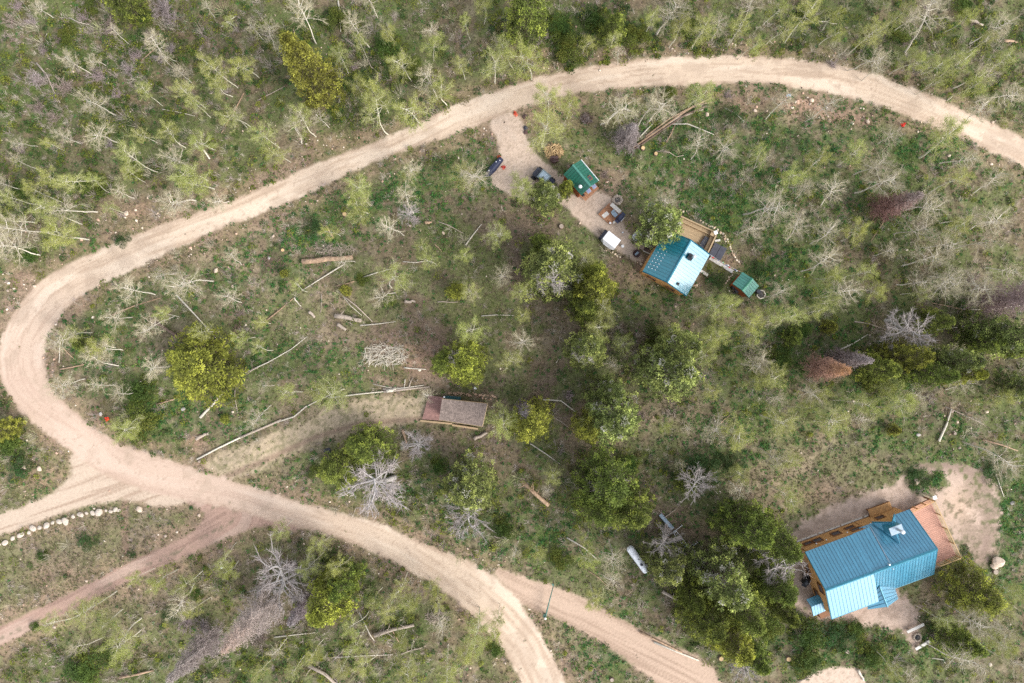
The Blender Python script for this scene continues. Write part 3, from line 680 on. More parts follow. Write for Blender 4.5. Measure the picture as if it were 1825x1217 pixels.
def aspen(seed, leafy, h=8.5, R=2.0, thick=1.0, nb=17, wood=(.52, .47, .37), twig=(.34, .32, .19), crook=.10, low=.60, leafcol=((.34, .36, .085), (.43, .44, .13), (.25, .29, .055)), ntw=7, hair=1500):
    r = np.random.default_rng(seed)
    W = Wood(); ends = []
    tr = curve(r, (0, 0, -.3), (r.normal() * .06, r.normal() * .06, 1), h * .92, 10, crook * .6, .06)
    rad = np.linspace(.105, .022, 11) * thick
    wood = np.array(wood); twig = np.array(twig)
    W.tube(tr, rad, wood * r.uniform(.85, 1.1, (11, 1)), 6)
    for b in range(nb):
        u = low + (1 - low) * (b + r.random()) / nb
        f = u * 10; i = min(int(f), 9); p = tr[i] + (tr[i + 1] - tr[i]) * (f - i)
        az = b * 2.4 + r.normal() * .4
        el = r.uniform(-.05, .5) + max(0, u - .85) * 2
        L = R * (1.05 - .55 * abs(u - .66) / .5) * r.uniform(.7, 1.05)
        br = curve(r, p, (math.cos(az), math.sin(az), el), L, 5, .15, .03)
        rb = np.linspace(.036, .012, 6) * thick * r.uniform(.7, 1.3)
        W.tube(br, rb, wood * r.uniform(.8, 1.12), 3)
        for k in range(ntw):
            f = r.uniform(1.0, 5) if k else 4.9; i = min(int(f), 4); q_ = br[i] + (br[i + 1] - br[i]) * (f - i)
            d = (br[i + 1] - br[i]); d = d / np.linalg.norm(d) + r.normal(size=3) * .7 + np.array((0, 0, .1))
            sb = curve(r, q_, d, L * r.uniform(.28, .5), 3, .2)
            W.tube(sb, np.linspace(.016, .008, 4) * thick, twig * r.uniform(.85, 1.3), 3)
            ends.append(sb[1:])
    # fine twigs as slim blades
    E = np.concatenate(ends); ctr = tr[7]
    k = hair
    st = E[r.integers(0, len(E), k)]
    d = (st - ctr); d /= np.linalg.norm(d, axis=1, keepdims=True) + 1e-6
    d = d + r.normal(size=(k, 3)) * .65; d /= np.linalg.norm(d, axis=1, keepdims=True)
    en = st + d * (r.uniform(.16, .62, (k, 1)) * R * .55)
    sd_ = np.cross(d, r.normal(size=(k, 3))); sd_ /= np.linalg.norm(sd_, axis=1, keepdims=True) + 1e-9
    wv = r.uniform(.005, .011, (k, 1)) * (1.8 if thick > 1.5 else 1)
    V = np.stack([st - sd_ * wv, st + sd_ * wv, en], 1).reshape(-1, 3)
    W.V.append(V); W.T.append(np.arange(3 * k).reshape(-1, 3) + W.n); W.n += 3 * k
    W.C.append(np.repeat(twig * r.uniform(.8, 1.35, (k, 1)), 3, 0))
    wm = W.mesh('trunk', MAT['bark'])
    lm = None
    if leafy:
        k = int(leafy); i = r.integers(0, len(st), k)
        c = st[i] + (en - st)[i] * r.uniform(.1, 1.1, (k, 1)) + r.normal(size=(k, 3)) * .10
        lc = np.array(leafcol)[r.integers(0, len(leafcol), k)] * r.uniform(.75, 1.25, (k, 1))
        lm = leaves_mesh('crown', c, r.uniform(.032, .065, k), lc, MAT['leaf'], r)
    return wm, lm, h, R

def twiggy(seed, R=1.4, h=1.7, n=26, col=(.36, .28, .26)):
    r = np.random.default_rng(seed); W = Wood(); col = np.array(col)
    for b in range(n):
        az = r.uniform(0, 6.28); st = np.array((r.normal() * .12, r.normal() * .12, -.1))
        br = curve(r, st, (math.cos(az) * r.uniform(.3, 1), math.sin(az) * r.uniform(.3, 1), .9), R * r.uniform(.7, 1.25), 4, .2)
        W.tube(br, np.linspace(.025, .010, 5), col * r.uniform(.8, 1.25), 3)
        for k in range(12):
            i = r.integers(1, 5); d = br[i] - br[i - 1]; d = d / np.linalg.norm(d) + r.normal(size=3) * .8
            e = curve(r, br[i], d, R * r.uniform(.2, .42), 2, .25)
            W.tube(e, (.011, .009, .005), col * r.uniform(.8, 1.3), 3)
            e2 = curve(r, e[1], d + r.normal(size=3) * .8, R * r.uniform(.12, .25), 2, .25)
            W.tube(e2, (.009, .008, .004), col * r.uniform(.8, 1.3), 3)
    return W.mesh('branches', MAT['bark'])

def fir(seed, h=12, R=3.4, dense=1.0, tipc=(.155, .165, .022), inner=(.040, .055, .012), mid=(.085, .100, .018), dome=.62, grey=0.0, low=.08):
    """evergreen: whorled limbs that carry clumps of needle sprays"""
    r = np.random.default_rng(seed); W = Wood()
    tr = curve(r, (0, 0, -.3), (0, 0, 1), h + .3, 8, .012)
    W.tube(tr, np.linspace(.24, .03, 9), (.13, .10, .075), 6)
    nb = int(150 * dense)
    lob = r.uniform(.72, 1.12, 9); cen = []; siz = []; colr = []; dirs = []
    tipc, inner, mid = map(np.array, (tipc, inner, mid))
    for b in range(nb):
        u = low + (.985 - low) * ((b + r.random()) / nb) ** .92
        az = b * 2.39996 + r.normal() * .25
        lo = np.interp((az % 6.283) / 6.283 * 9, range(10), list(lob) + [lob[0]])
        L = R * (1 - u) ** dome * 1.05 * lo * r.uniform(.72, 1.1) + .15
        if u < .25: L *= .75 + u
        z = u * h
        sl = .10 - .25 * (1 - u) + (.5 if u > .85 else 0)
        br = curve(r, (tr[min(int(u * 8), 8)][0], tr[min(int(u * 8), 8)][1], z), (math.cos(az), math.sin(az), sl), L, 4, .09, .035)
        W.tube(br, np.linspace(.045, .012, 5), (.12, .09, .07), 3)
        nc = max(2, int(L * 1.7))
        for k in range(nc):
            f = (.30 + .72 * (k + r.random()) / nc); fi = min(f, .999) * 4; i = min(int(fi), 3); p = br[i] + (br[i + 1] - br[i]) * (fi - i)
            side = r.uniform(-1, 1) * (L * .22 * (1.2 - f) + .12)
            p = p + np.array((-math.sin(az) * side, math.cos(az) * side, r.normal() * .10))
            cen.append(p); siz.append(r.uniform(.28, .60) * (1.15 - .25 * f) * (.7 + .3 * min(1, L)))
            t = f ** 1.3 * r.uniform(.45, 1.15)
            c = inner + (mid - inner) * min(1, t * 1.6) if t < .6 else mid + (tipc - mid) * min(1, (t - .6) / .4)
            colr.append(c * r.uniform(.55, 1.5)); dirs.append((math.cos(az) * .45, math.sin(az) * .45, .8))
    cen = np.array(cen); siz = np.array(siz); colr = np.array(colr); dirs = np.array(dirs)
    if grey:
        g = r.random(len(cen)) < grey; colr[g] = np.array((.34, .32, .26)) * r.uniform(.8, 1.3, (g.sum(), 1))
    K = 38; N = len(cen) * K
    c = np.repeat(cen, K, 0); s = np.repeat(siz, K)[:, None]
    dd = r.normal(size=(N, 3)) + np.repeat(dirs, K, 0) * 1.3; dd /= np.linalg.norm(dd, axis=1, keepdims=True)
    c = c + dd * s * r.uniform(.45, .95, (N, 1)) * np.array((1, 1, .75))
    e = dd + r.normal(size=(N, 3)) * .55; e /= np.linalg.norm(e, axis=1, keepdims=True)
    v = np.cross(e, r.normal(size=(N, 3))); v /= np.linalg.norm(v, axis=1, keepdims=True)
    q = r.uniform(.09, .17, (N, 1))
    V = np.stack([c - v * q * .42, c + v * q * .42, c + e * q * 1.3], 1)
    cc = np.repeat(colr, K, 0) * r.uniform(.8, 1.2, (N, 1))
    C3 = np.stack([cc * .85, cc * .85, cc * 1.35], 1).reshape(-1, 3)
    lm = tri_mesh('crown', V.reshape(-1, 3), np.arange(3 * N).reshape(-1, 3), C3, MAT['needle'])
    return W.mesh('trunk', MAT['bark']), lm, h, R

def dead_conifer(seed, h=17, R=2.0, col=(.30, .19, .15), tip=(.40, .34, .30), low=.1):
    r = np.random.default_rng(seed); W = Wood(); col = np.array(col); tip = np.array(tip)
    tr = curve(r, (0, 0, -.3), (0, 0, 1), h + .3, 8, .01)
    W.tube(tr, np.linspace(.22, .03, 9), (.40, .36, .32), 6)
    cs = []; cl = []
    for b in range(230):
        u = low + (.99 - low) * (b + r.random()) / 230; az = b * 2.4 + r.normal() * .3
        L = R * (1 - u) ** .75 * r.uniform(.7, 1.15) + .12
        br = curve(r, (0, 0, u * h), (math.cos(az), math.sin(az), -.15 + .3 * u), L, 3, .08, .03)
        c = col + (tip - col) * min(1, max(0, (u - .45) * 1.6)) * r.uniform(.5, 1.2)
        W.tube(br, np.linspace(.026, .010, 4), c * r.uniform(.8, 1.3), 3)
        for k in range(int(4 + L * 5)):
            i = r.integers(1, 4); d = br[i] - br[i - 1]; d = d / np.linalg.norm(d) + r.normal(size=3) * .6
            e = curve(r, br[i] - (br[i] - br[i - 1]) * r.random(), d, L * r.uniform(.18, .34) + .1, 2, .2)
            W.tube(e, (.014, .011, .006), c * r.uniform(.8, 1.35), 3)
            cs.append(e[1]); cl.append(c); cs.append(e[2]); cl.append(c)
    cs = np.array(cs); cl = np.array(cl)
    c = np.repeat(cs, 3, 0) + r.normal(size=(len(cs) * 3, 3)) * .07
    lm = leaves_mesh('crown', c, r.uniform(.05, .10, len(c)), np.repeat(cl, 3, 0) * r.uniform(.7, 1.3, (len(c), 1)), MAT['needle'], r)
    return W.mesh('trunk', MAT['bark']), lm, h, R

def bush_mesh(seed, R=1.5, h=1.2, n=2600, pal=((.06, .105, .022), (.085, .135, .025), (.14, .17, .03)), s=(.06, .12)):
    r = np.random.default_rng(seed)
    lob = r.normal(size=(14, 3)) * np.array((R * .5, R * .5, h * .18)) + np.array((0, 0, h * .45)); lr = r.uniform(.3, .55, 14) * R
    i = r.integers(0, 14, n); d = r.normal(size=(n, 3)); d /= np.linalg.norm(d, axis=1, keepdims=True); d[:, 2] = np.abs(d[:, 2]) * .8
    c = lob[i] + d * lr[i][:, None] * r.uniform(.7, 1.05, (n, 1)) * np.array((1, 1, h / R * .8)); c[:, 2] = np.maximum(c[:, 2], .03)
    pal = np.array(pal); lobc = pal[r.integers(0, len(pal), 14)]
    return leaves_mesh('bush', c, r.uniform(*s, n), lobc[i] * r.uniform(.7, 1.35, (n, 1)), MAT['leaf'], r)

ASP_G = [aspen(100 + i, 6500 + 1200 * (i % 3), h=7.2 + .5 * i % 2.3, crook=.10 + .05 * (i % 2), thick=1.0, wood=(.54, .50, .39), twig=(.36, .34, .20)) for i in range(7)]
ASP_W = [aspen(200 + i, 500 + 350 * (i % 2), h=7.4 + .6 * i % 2.1, wood=(.60, .54, .45), twig=(.40, .35, .245), crook=.12 + .06 * (i % 2), thick=1.0, nb=19, hair=2200, leafcol=((.40, .38, .20), (.34, .34, .14))) for i in range(7)]
ASP_D = [aspen(300 + i, 0, h=6.5 + i, wood=(.40, .365, .34), twig=(.33, .285, .265), crook=.22, thick=1.9, nb=19, low=.35, hair=1800) for i in range(3)]
TWG = [twiggy(400 + i, col=[(.36, .28, .27), (.33, .27, .26), (.30, .23, .20)][i]) for i in range(3)]
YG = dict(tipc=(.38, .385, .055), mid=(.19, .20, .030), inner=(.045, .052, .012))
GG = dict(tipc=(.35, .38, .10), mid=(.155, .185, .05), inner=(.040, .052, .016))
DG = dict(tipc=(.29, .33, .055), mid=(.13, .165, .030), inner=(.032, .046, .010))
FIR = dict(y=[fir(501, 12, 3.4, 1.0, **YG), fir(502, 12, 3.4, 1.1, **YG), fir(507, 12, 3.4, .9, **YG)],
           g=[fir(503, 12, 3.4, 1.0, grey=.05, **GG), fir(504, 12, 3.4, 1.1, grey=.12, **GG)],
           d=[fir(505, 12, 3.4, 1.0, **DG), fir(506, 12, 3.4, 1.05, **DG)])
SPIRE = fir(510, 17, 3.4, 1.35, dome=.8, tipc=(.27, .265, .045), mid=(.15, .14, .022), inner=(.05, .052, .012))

# ---------------------------------------------------------------- labels that single out one thing
LM = [("the green-roofed cabin", 1035, 318), ("the teal-roofed cabin", 1205, 470), ("the little green-roofed outhouse", 1330, 507), ("the big blue-roofed house", 1550, 1000), ("the brown shingled cabin", 825, 735),
      ("the white propane tank", 1137, 997), ("the green barrier gate", 980, 1070), ("the row of pale boulders", 110, 940), ("the rust-brown dead conifer", 1475, 657), ("the red-brown dead conifer", 1595, 365),
      ("the tall pointed conifer", 560, 140), ("the wide yellow-green fir", 355, 650), ("the big split log", 585, 462), ("the pale brush pile", 690, 632), ("the long brown poles", 1190, 220), ("the fire pit benches", 1635, 1135),
      ("the two tall dead conifers", 440, 1090), ("the big bare silvery tree", 685, 870), ("the gravel parking pad", 925, 290), ("the road fork", 420, 905), ("the sharp road bend", 40, 620), ("the top left corner", 0, 0), ("the top right corner", 1825, 0),
      ("the bottom left corner", 0, 1217), ("the bottom right corner", 1825, 1217), ("the road at the right edge", 1800, 270), ("the crest of the road arc", 1290, 120), ("the red rock rubble", 1480, 195), ("the dirt loop by the deck", 1760, 900),
      ("the middle of the upper road", 650, 280), ("the middle of the left edge", 0, 420), ("the metal slide and ladder", 1205, 945), ("the lower main road", 800, 1020), ("the conifers at the right edge", 1790, 620), ("the grassy driveway", 560, 760),
      ("the twisted white dead tree", 1620, 570), ("the lone white log", 400, 740), ("the brown dirt track", 200, 1020), ("the middle of the top edge", 900, 0), ("the middle of the bottom edge", 760, 1217), ("the white cart", 1090, 427)]
DIRS = ["to the right of", "below and right of", "below", "below and left of", "to the left of", "above and left of", "above", "above and right of"]
ORD = ["", "second nearest ", "third nearest ", "fourth nearest ", "fifth nearest ", "sixth nearest ", "seventh nearest ", "eighth nearest ", "ninth nearest ", "tenth nearest "]
PENDING = []
def want_label(o, phrase, px, py): PENDING.append((o, phrase, px, py))
def resolve_labels():
    groups = {}
    for o, ph, px, py in PENDING:
        best = sorted(((math.hypot(px - x, py - y), n, x, y) for n, x, y in LM))[0]
        d = DIRS[int(round(math.atan2(py - best[3], px - best[2]) / (math.pi / 4))) % 8]
        if best[0] < 18 and 'corner' not in best[1]: d = "beside"
        groups.setdefault((ph, d, best[1]), []).append((best[0], o))
    for (ph, d, n), L in groups.items():
        L.sort(key=lambda t: t[0])
        for i, (dist, o) in enumerate(L):
            if len(L) > 1 and i == 0: t = f"nearest {ph} {d} {n}"
            else: t = f"{ORD[min(i, 9)]}{ph} {d} {n}"
            o['label'] = t

ROT = [0]
def tree(name, proto, px, py, Rm, hs_, phrase, cat, group, hc=.74, part_names=('trunk', 'crown')):
    """a vertical tree whose crown centre is seen at px,py"""
    wm, lm, h, R = proto
    H = h * hs_
    p = P(px, py, H * hc)
    e = empty(name, (p.x, p.y, gz(p.x / M + CX, CY - p.y / M)), RNG.uniform(0, 6.28), cat=cat, group=group)
    s = Rm / R
    e.scale = (s, s, hs_)
    inst(part_names[0], wm, e)
    if lm: inst(part_names[1], lm, e)
    want_label(e, phrase, px, py)
    return e

# ---------------------------------------------------------------- evergreens (crown centre px, py, radius px, height m, tone)
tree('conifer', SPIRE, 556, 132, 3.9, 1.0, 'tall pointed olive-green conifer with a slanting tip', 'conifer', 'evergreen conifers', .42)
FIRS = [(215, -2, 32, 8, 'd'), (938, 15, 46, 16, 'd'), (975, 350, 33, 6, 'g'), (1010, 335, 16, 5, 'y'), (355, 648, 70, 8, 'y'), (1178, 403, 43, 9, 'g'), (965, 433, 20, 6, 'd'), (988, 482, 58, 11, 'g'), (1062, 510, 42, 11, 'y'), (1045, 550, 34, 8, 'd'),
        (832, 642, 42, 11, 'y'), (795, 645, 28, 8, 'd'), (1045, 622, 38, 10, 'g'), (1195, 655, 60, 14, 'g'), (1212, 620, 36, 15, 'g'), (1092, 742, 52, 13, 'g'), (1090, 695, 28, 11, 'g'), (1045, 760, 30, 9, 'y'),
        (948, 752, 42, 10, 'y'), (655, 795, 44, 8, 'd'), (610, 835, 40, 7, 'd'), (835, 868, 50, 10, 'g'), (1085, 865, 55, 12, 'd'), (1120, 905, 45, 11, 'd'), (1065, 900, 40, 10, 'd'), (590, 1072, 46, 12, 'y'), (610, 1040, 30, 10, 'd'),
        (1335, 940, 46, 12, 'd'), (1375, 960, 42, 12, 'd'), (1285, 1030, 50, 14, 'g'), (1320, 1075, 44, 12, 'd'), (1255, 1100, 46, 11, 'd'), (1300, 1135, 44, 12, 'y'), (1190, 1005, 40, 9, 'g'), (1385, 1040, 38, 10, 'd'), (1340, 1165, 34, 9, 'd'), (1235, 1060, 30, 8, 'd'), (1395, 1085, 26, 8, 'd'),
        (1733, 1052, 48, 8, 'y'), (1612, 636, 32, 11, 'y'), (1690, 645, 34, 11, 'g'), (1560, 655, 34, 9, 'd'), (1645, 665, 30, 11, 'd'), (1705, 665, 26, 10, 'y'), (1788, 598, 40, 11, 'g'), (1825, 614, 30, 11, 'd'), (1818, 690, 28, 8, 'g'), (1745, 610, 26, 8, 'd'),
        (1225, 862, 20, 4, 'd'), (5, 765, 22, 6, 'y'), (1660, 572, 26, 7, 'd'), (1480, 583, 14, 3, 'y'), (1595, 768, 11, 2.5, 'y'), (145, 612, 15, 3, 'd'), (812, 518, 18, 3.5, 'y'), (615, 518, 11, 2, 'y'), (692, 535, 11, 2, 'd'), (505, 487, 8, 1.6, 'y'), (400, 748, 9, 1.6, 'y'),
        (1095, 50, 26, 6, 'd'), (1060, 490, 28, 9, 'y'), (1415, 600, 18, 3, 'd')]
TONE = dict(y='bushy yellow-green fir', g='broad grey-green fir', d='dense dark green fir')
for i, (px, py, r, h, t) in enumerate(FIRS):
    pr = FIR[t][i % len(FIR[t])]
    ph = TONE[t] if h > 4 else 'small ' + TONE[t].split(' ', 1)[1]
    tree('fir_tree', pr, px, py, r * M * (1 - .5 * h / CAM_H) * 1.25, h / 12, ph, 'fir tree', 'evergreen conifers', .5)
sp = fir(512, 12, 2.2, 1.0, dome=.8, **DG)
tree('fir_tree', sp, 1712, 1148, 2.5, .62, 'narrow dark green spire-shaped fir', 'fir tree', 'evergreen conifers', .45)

# dead conifers, tall and narrow
DC = [(dead_conifer(601, 10, 1.8, (.24, .13, .11), (.36, .30, .27)), 1598, 363, 1.0, 'red-brown dead conifer with dry needles'),
      (dead_conifer(602, 10, 1.6, (.30, .17, .13), (.46, .24, .11)), 1477, 657, 1.0, 'rust-brown dead conifer with an orange tip'),
      (dead_conifer(603, 10, 1.3, (.20, .15, .14), (.32, .27, .26)), 1515, 640, 1.0, 'dark grey dead conifer'),
      (dead_conifer(604, 14, 2.8, (.20, .14, .13), (.30, .25, .24)), 1810, 533, 1.0, 'dark purple-brown dead conifer'),
      (dead_conifer(605, 15, 2.6, (.34, .28, .25), (.42, .30, .24)), 445, 1110, 1.0, 'tall grey dead conifer with a rusty top'),
      (dead_conifer(606, 13, 2.0, (.27, .22, .20), (.36, .31, .28)), 350, 1165, 1.0, 'tall bare grey dead conifer'),
      (dead_conifer(607, 7, 1.6, (.27, .22, .21), (.34, .29, .28)), 1120, 240, 1.0, 'grey-purple dead bushy conifer'),
      (dead_conifer(608, 9, 1.2, (.22, .17, .17), (.32, .28, .28)), 538, 1085, 1.0, 'slim purple-grey dead conifer'),
      (dead_conifer(609, 8, 1.2, (.24, .19, .19), (.34, .30, .29)), 935, 733, 1.0, 'slim grey dead conifer')]
for pr, px, py, s_, ph in DC:
    tree('dead_conifer', pr, px, py, pr[3], 1.0, ph, 'dead tree', 'dead conifers', .5)
# big bare deciduous trees
for k, (px, py, Rm, hs_, hc, ph) in enumerate([(688, 868, 4.2, 1.15, .75, 'big bare silvery tree'), (462, 1088, 3.9, 1.0, .7, 'big bare grey tree with curling limbs'), (1622, 568, 2.8, .9, .7, 'twisted white dead tree'),
                                             (745, 802, 2.1, .55, .8, 'low grey lichen-covered tree'), (1212, 1005, 2.0, 1.2, .8, 'bare grey tree among the firs'), (1380, 1005, 2.6, 1.2, .8, 'bare purple-grey tree among the firs'),
                                             (1340, 1185, 2.2, 1.1, .7, 'bare white tree under the firs'), (1275, 862, 2.0, .8, .7, 'leaning bare white tree'), (730, 370, 1.5, .4, .7, 'small bare white dead tree'), (1045, 618, 1.6, 1.35, .85, 'white dead branches topping a fir'),
                                             (835, 880, 2.6, 1.15, .8, 'bare limbs showing through a fir'), (985, 480, 1.7, 1.5, .9, 'silvery dead treetop over the firs'), (1090, 880, 2.5, 1.35, .8, 'bare limbs poking from a dark fir'), (830, 640, 1.0, 1.4, .9, 'pale dead tip over a fir')]):
    pr = ASP_D[k % 3]
    tree('bare_tree', pr, px, py, Rm, hs_, ph, 'bare tree', 'dead bare trees', hc)

# ---------------------------------------------------------------- aspens (crown centre px, py, radius px)
G_ = """255,240,14 300,245,18 350,245,20 240,285,20 385,120,22 390,150,18 330,165,18 350,190,16 415,200,18 435,110,18 400,30,10 255,165,12 85,255,10
640,75,12 605,105,18 690,50,14 765,80,18 835,45,12 720,110,20 790,160,22 880,115,25 825,118,14 630,145,18 675,170,20 675,210,25 740,195,24 860,10,16 470,240,22 495,270,18 540,220,20
950,105,28 915,90,18 1165,25,14 1210,50,18 1255,50,22 1320,50,20 1340,75,14 1045,70,12 1095,55,12 985,175,26 1015,190,20 970,232,34 1245,165,25 1290,240,12
1385,12,16 1395,45,12 1440,30,20 1490,30,14 1555,60,22 1585,40,14 1485,55,14 1630,100,20 1690,100,20 1710,118,20 1740,150,22 1670,145,12 1530,275,22 1690,258,30 1455,295,18 1370,280,16 1795,110,16 1720,30,14 1760,70,14 1610,20,14
15,385,22 90,320,16 125,305,20 75,380,22 110,415,26 195,370,12 350,320,26 330,300,20 225,310,12 160,330,14 285,562,14 170,620,18 360,590,16 130,592,16 210,770,24 60,345,14 25,350,14
630,332,22 640,365,20 725,310,14 835,312,26 635,388,14 590,410,12 680,505,24 880,422,22 830,455,14 750,440,16 840,525,18 850,582,22 770,465,14 530,515,10 460,575,12
930,340,24 1040,465,18 1270,540,22 1300,560,20 1345,562,22 1100,550,22 1075,580,20 925,520,18 930,560,14 1200,592,20 1420,305,20 1530,420,18 1700,330,20 1710,410,16 1485,490,18 1645,520,14 1475,545,22 1530,490,20 1560,510,16 1400,580,20 1450,560,14 1375,560,18
590,700,28 575,695,20 465,625,14 890,742,26 905,660,20 510,705,16 430,600,14 1110,615,18 1250,640,22 1275,610,20 1190,755,14 1050,735,18 1310,765,24 1350,680,18 1265,695,16 990,845,18 1330,845,20 1290,590,18 1330,590,16
1385,665,20 1465,705,16 1390,750,25 1490,760,28 1525,720,20 1620,715,24 1405,840,18 1400,880,20 1795,705,16 1740,720,14 1560,740,14 1430,730,14 1590,690,14
390,990,14 330,1040,16 280,1040,16 150,1090,25 180,1112,18 200,1140,25 345,1090,14 100,1120,16 240,1035,12 405,1015,14
500,945,15 570,975,20 560,1000,20 605,1020,18 605,1035,14 715,1045,16 670,1070,14 690,1090,18 725,1080,16 760,1050,14 775,1070,14 640,1120,16 635,1150,16 715,1150,14 850,1122,24 845,1145,18 790,1190,24 835,1175,18 660,1195,18 720,1190,18 560,1165,16 525,1195,14 465,1200,14 740,1060,12
1040,1000,18 1055,960,12 1060,1065,16 1780,1085,20 1760,1130,18 1800,1050,16 1590,1185,16 1800,1160,18 1355,1205,14 1680,1110,14 960,985,14 610,1190,14 890,1100,12 880,1140,12"""
W_ = """65,10,18 365,12,14 262,82,24 295,90,14 125,110,22 158,95,15 205,60,12 170,185,26 168,232,28 100,235,18 30,245,12 310,280,28 35,290,14 420,212,16 452,50,14 320,130,12
535,35,30 465,55,20 500,85,18 645,55,22 765,45,18 660,0,18 770,145,22 895,85,16 515,235,20 570,208,14 720,285,22 850,296,26
1190,20,30 1290,40,18 1345,15,18 1085,185,26 1175,185,28 1150,202,20 1250,265,22 1300,262,26 1365,285,12 1110,90,12
1560,85,20 1625,30,18 1680,45,30 1575,115,14 1500,90,12 1745,130,20 1800,150,24 1775,192,20 1785,40,18 1390,190,16 1470,190,16 1560,292,20 1595,240,16 1720,272,18 1435,318,14
5,330,16 120,360,28 40,405,28 20,445,26 205,340,14 310,340,28 380,345,16 230,520,22 265,560,26 330,490,26 405,535,20 100,600,22 185,562,22 280,478,16 185,625,18 170,655,18 260,655,20 165,690,16 215,705,16 90,680,26 405,465,14
650,355,12 725,365,20 705,405,22 875,412,16 890,485,18 620,460,14 690,515,20 840,520,14
1210,352,22 1360,362,32 1345,402,18 1235,548,9 1445,340,16 1500,350,20 1575,320,28 1440,415,20 1490,420,20 1635,405,20 1655,358,26 1720,385,16 1800,390,22 1690,430,26 1740,435,18 1465,475,22 1590,448,14 1650,465,22 1710,485,24 1765,490,26 1640,500,22 1705,530,28 1490,525,25 1390,525,16 1375,575,16 1800,470,18 1780,330,16
470,690,14 450,730,20 765,710,14 925,612,22 910,640,14 1230,755,14 1300,758,24 1345,650,18 1325,620,14 1375,640,20 1455,700,20 1390,705,14 1600,730,20 1630,690,18 1540,750,16 1735,700,24 1800,805,28 1380,810,16 1750,745,14 985,875,14
300,1075,22 215,1150,16 145,1165,14 775,1110,20 490,1165,16 1100,990,26 1085,1050,20 925,980,12 1745,1115,26 1790,1100,24 1710,1190,22 1755,1195,20 1620,1205,14 1810,1190,18 1085,640,12 1320,870,18 1205,830,10 1700,620,10"""
P_ = """25,5,14 50,33,14 12,32,14 145,25,16 290,15,30 190,45,20 72,85,12 62,140,22 110,155,20 170,130,22 225,120,16 60,185,16 205,165,12 1045,210,12 345,705,12 1665,710,14 1755,620,14 1145,740,11 1015,705,14 300,30,18 260,60,16 240,95,16 300,85,14 90,205,14 30,265,12 190,255,12 95,65,12
630,115,10 430,590,12 425,560,10 570,1010,10 1490,110,12 1510,95,10 740,390,10 1640,120,12 1620,70,10 1300,165,10 280,100,14 1080,310,10 340,690,10 1560,690,12 1735,500,14 330,1110,20 360,1120,20 460,1140,18 520,1010,18 780,1085,12 1340,630,12"""
def parse(s): return [tuple(map(float, t.split(','))) for t in s.split()]
JS = lambda a: a * random.uniform(.92, 1.1)
for i, (px, py, r) in enumerate(parse(G_)):
    pr = ASP_G[i % 7]; Rm = JS(r * M * 1.04); hs_ = min(1.12, max(.45, (.40 + r / 40) * random.uniform(.85, 1.15)))
    ph = ('small ' if r < 16 else 'big ' if r > 22 else '') + 'leafy yellow-green aspen'
    tree('aspen_tree', pr, px, py, Rm, hs_, ph, 'aspen', 'aspens coming into leaf')
for i, (px, py, r) in enumerate(parse(W_)):
    pr = ASP_W[i % 7]; Rm = JS(r * M * .98); hs_ = min(1.12, max(.4, (.36 + r / 40) * random.uniform(.8, 1.15)))
    if px < 480 and py < 300: hs_ *= .8; Rm *= .9
    if px > 1330: Rm *= 1.1; hs_ *= 1.08
    ph = ('small ' if r < 16 else 'big ' if r > 22 else '') + 'bare pale aspen'
    tree('bare_aspen', pr, px, py, Rm, hs_, ph, 'aspen', 'bare pale aspens')
for i, (px, py, r) in enumerate(parse(P_)):
    p = P(px, py, 1.0)
    o = inst('twiggy_shrub', TWG[i % 3], None, (p.x, p.y, gz(px, py)))
    s = r * M / 1.35; o.scale = (s, s, min(s, 1.6)); o.rotation_euler = (0, 0, RNG.uniform(0, 6.28))
    tag(o, None, 'shrub', 'pinkish-grey leafless shrubs'); want_label(o, ('small ' if r < 14 else 'wide ') + 'pinkish-grey leafless shrub', px, py)

# green bushes
BM = [bush_mesh(700, n=3200), bush_mesh(701, n=3200, pal=((.07, .11, .022), (.115, .145, .025), (.16, .17, .03))), bush_mesh(702, n=2600, pal=((.035, .08, .028), (.05, .11, .03), (.06, .10, .03)))]
BU = [(255, 748, 36, 1), (250, 690, 30, 0), (1255, 822, 28, 2), (1300, 830, 22, 2), (555, 405, 14, 2), (150, 1190, 36, 0), (200, 1165, 26, 0), (155, 963, 15, 2), (72, 990, 12, 0), (48, 455, 20, 0), (215, 425, 12, 2), (60, 1120, 10, 0), (560, 840, 14, 1), (1435, 1130, 30, 0), (1500, 1125, 26, 2), (1550, 1170, 26, 0), (1530, 1125, 20, 0), (1440, 1185, 26, 0), (1380, 1120, 24, 1), (1642, 850, 18, 2), (645, 500, 12, 1),
      (165, 325, 24, 1), (40, 345, 22, 0), (1010, 95, 26, 1), (1000, 50, 22, 0), (1130, 60, 22, 1), (1060, 30, 24, 0), (600, 30, 24, 1), (690, 80, 26, 0), (735, 130, 22, 1), (530, 110, 16, 0), (1230, 35, 24, 1), (1720, 12, 22, 0), (1550, 95, 16, 0), (1440, 20, 18, 0), (160, 15, 18, 1), (115, 60, 18, 1), (260, 30, 14, 0), (1740, 150, 18, 0), (10, 790, 30, 0), (30, 830, 20, 2), (895, 940, 24, 0), (1000, 1000, 20, 1), (1390, 640, 24, 0), (1430, 590, 18, 0), (1350, 480, 14, 2), (1300, 205, 16, 2), (1190, 170, 14, 1), (230, 990, 7, 2), (350, 1060, 14, 0), (300, 1100, 12, 2), (580, 1000, 14, 1), (1560, 680, 30, 1), (880, 1160, 18, 0), (1170, 600, 24, 1), (1120, 830, 20, 0), (780, 830, 18, 0), (1610, 60, 20, 1), (1275, 500, 14, 2), (1780, 840, 20, 2)]
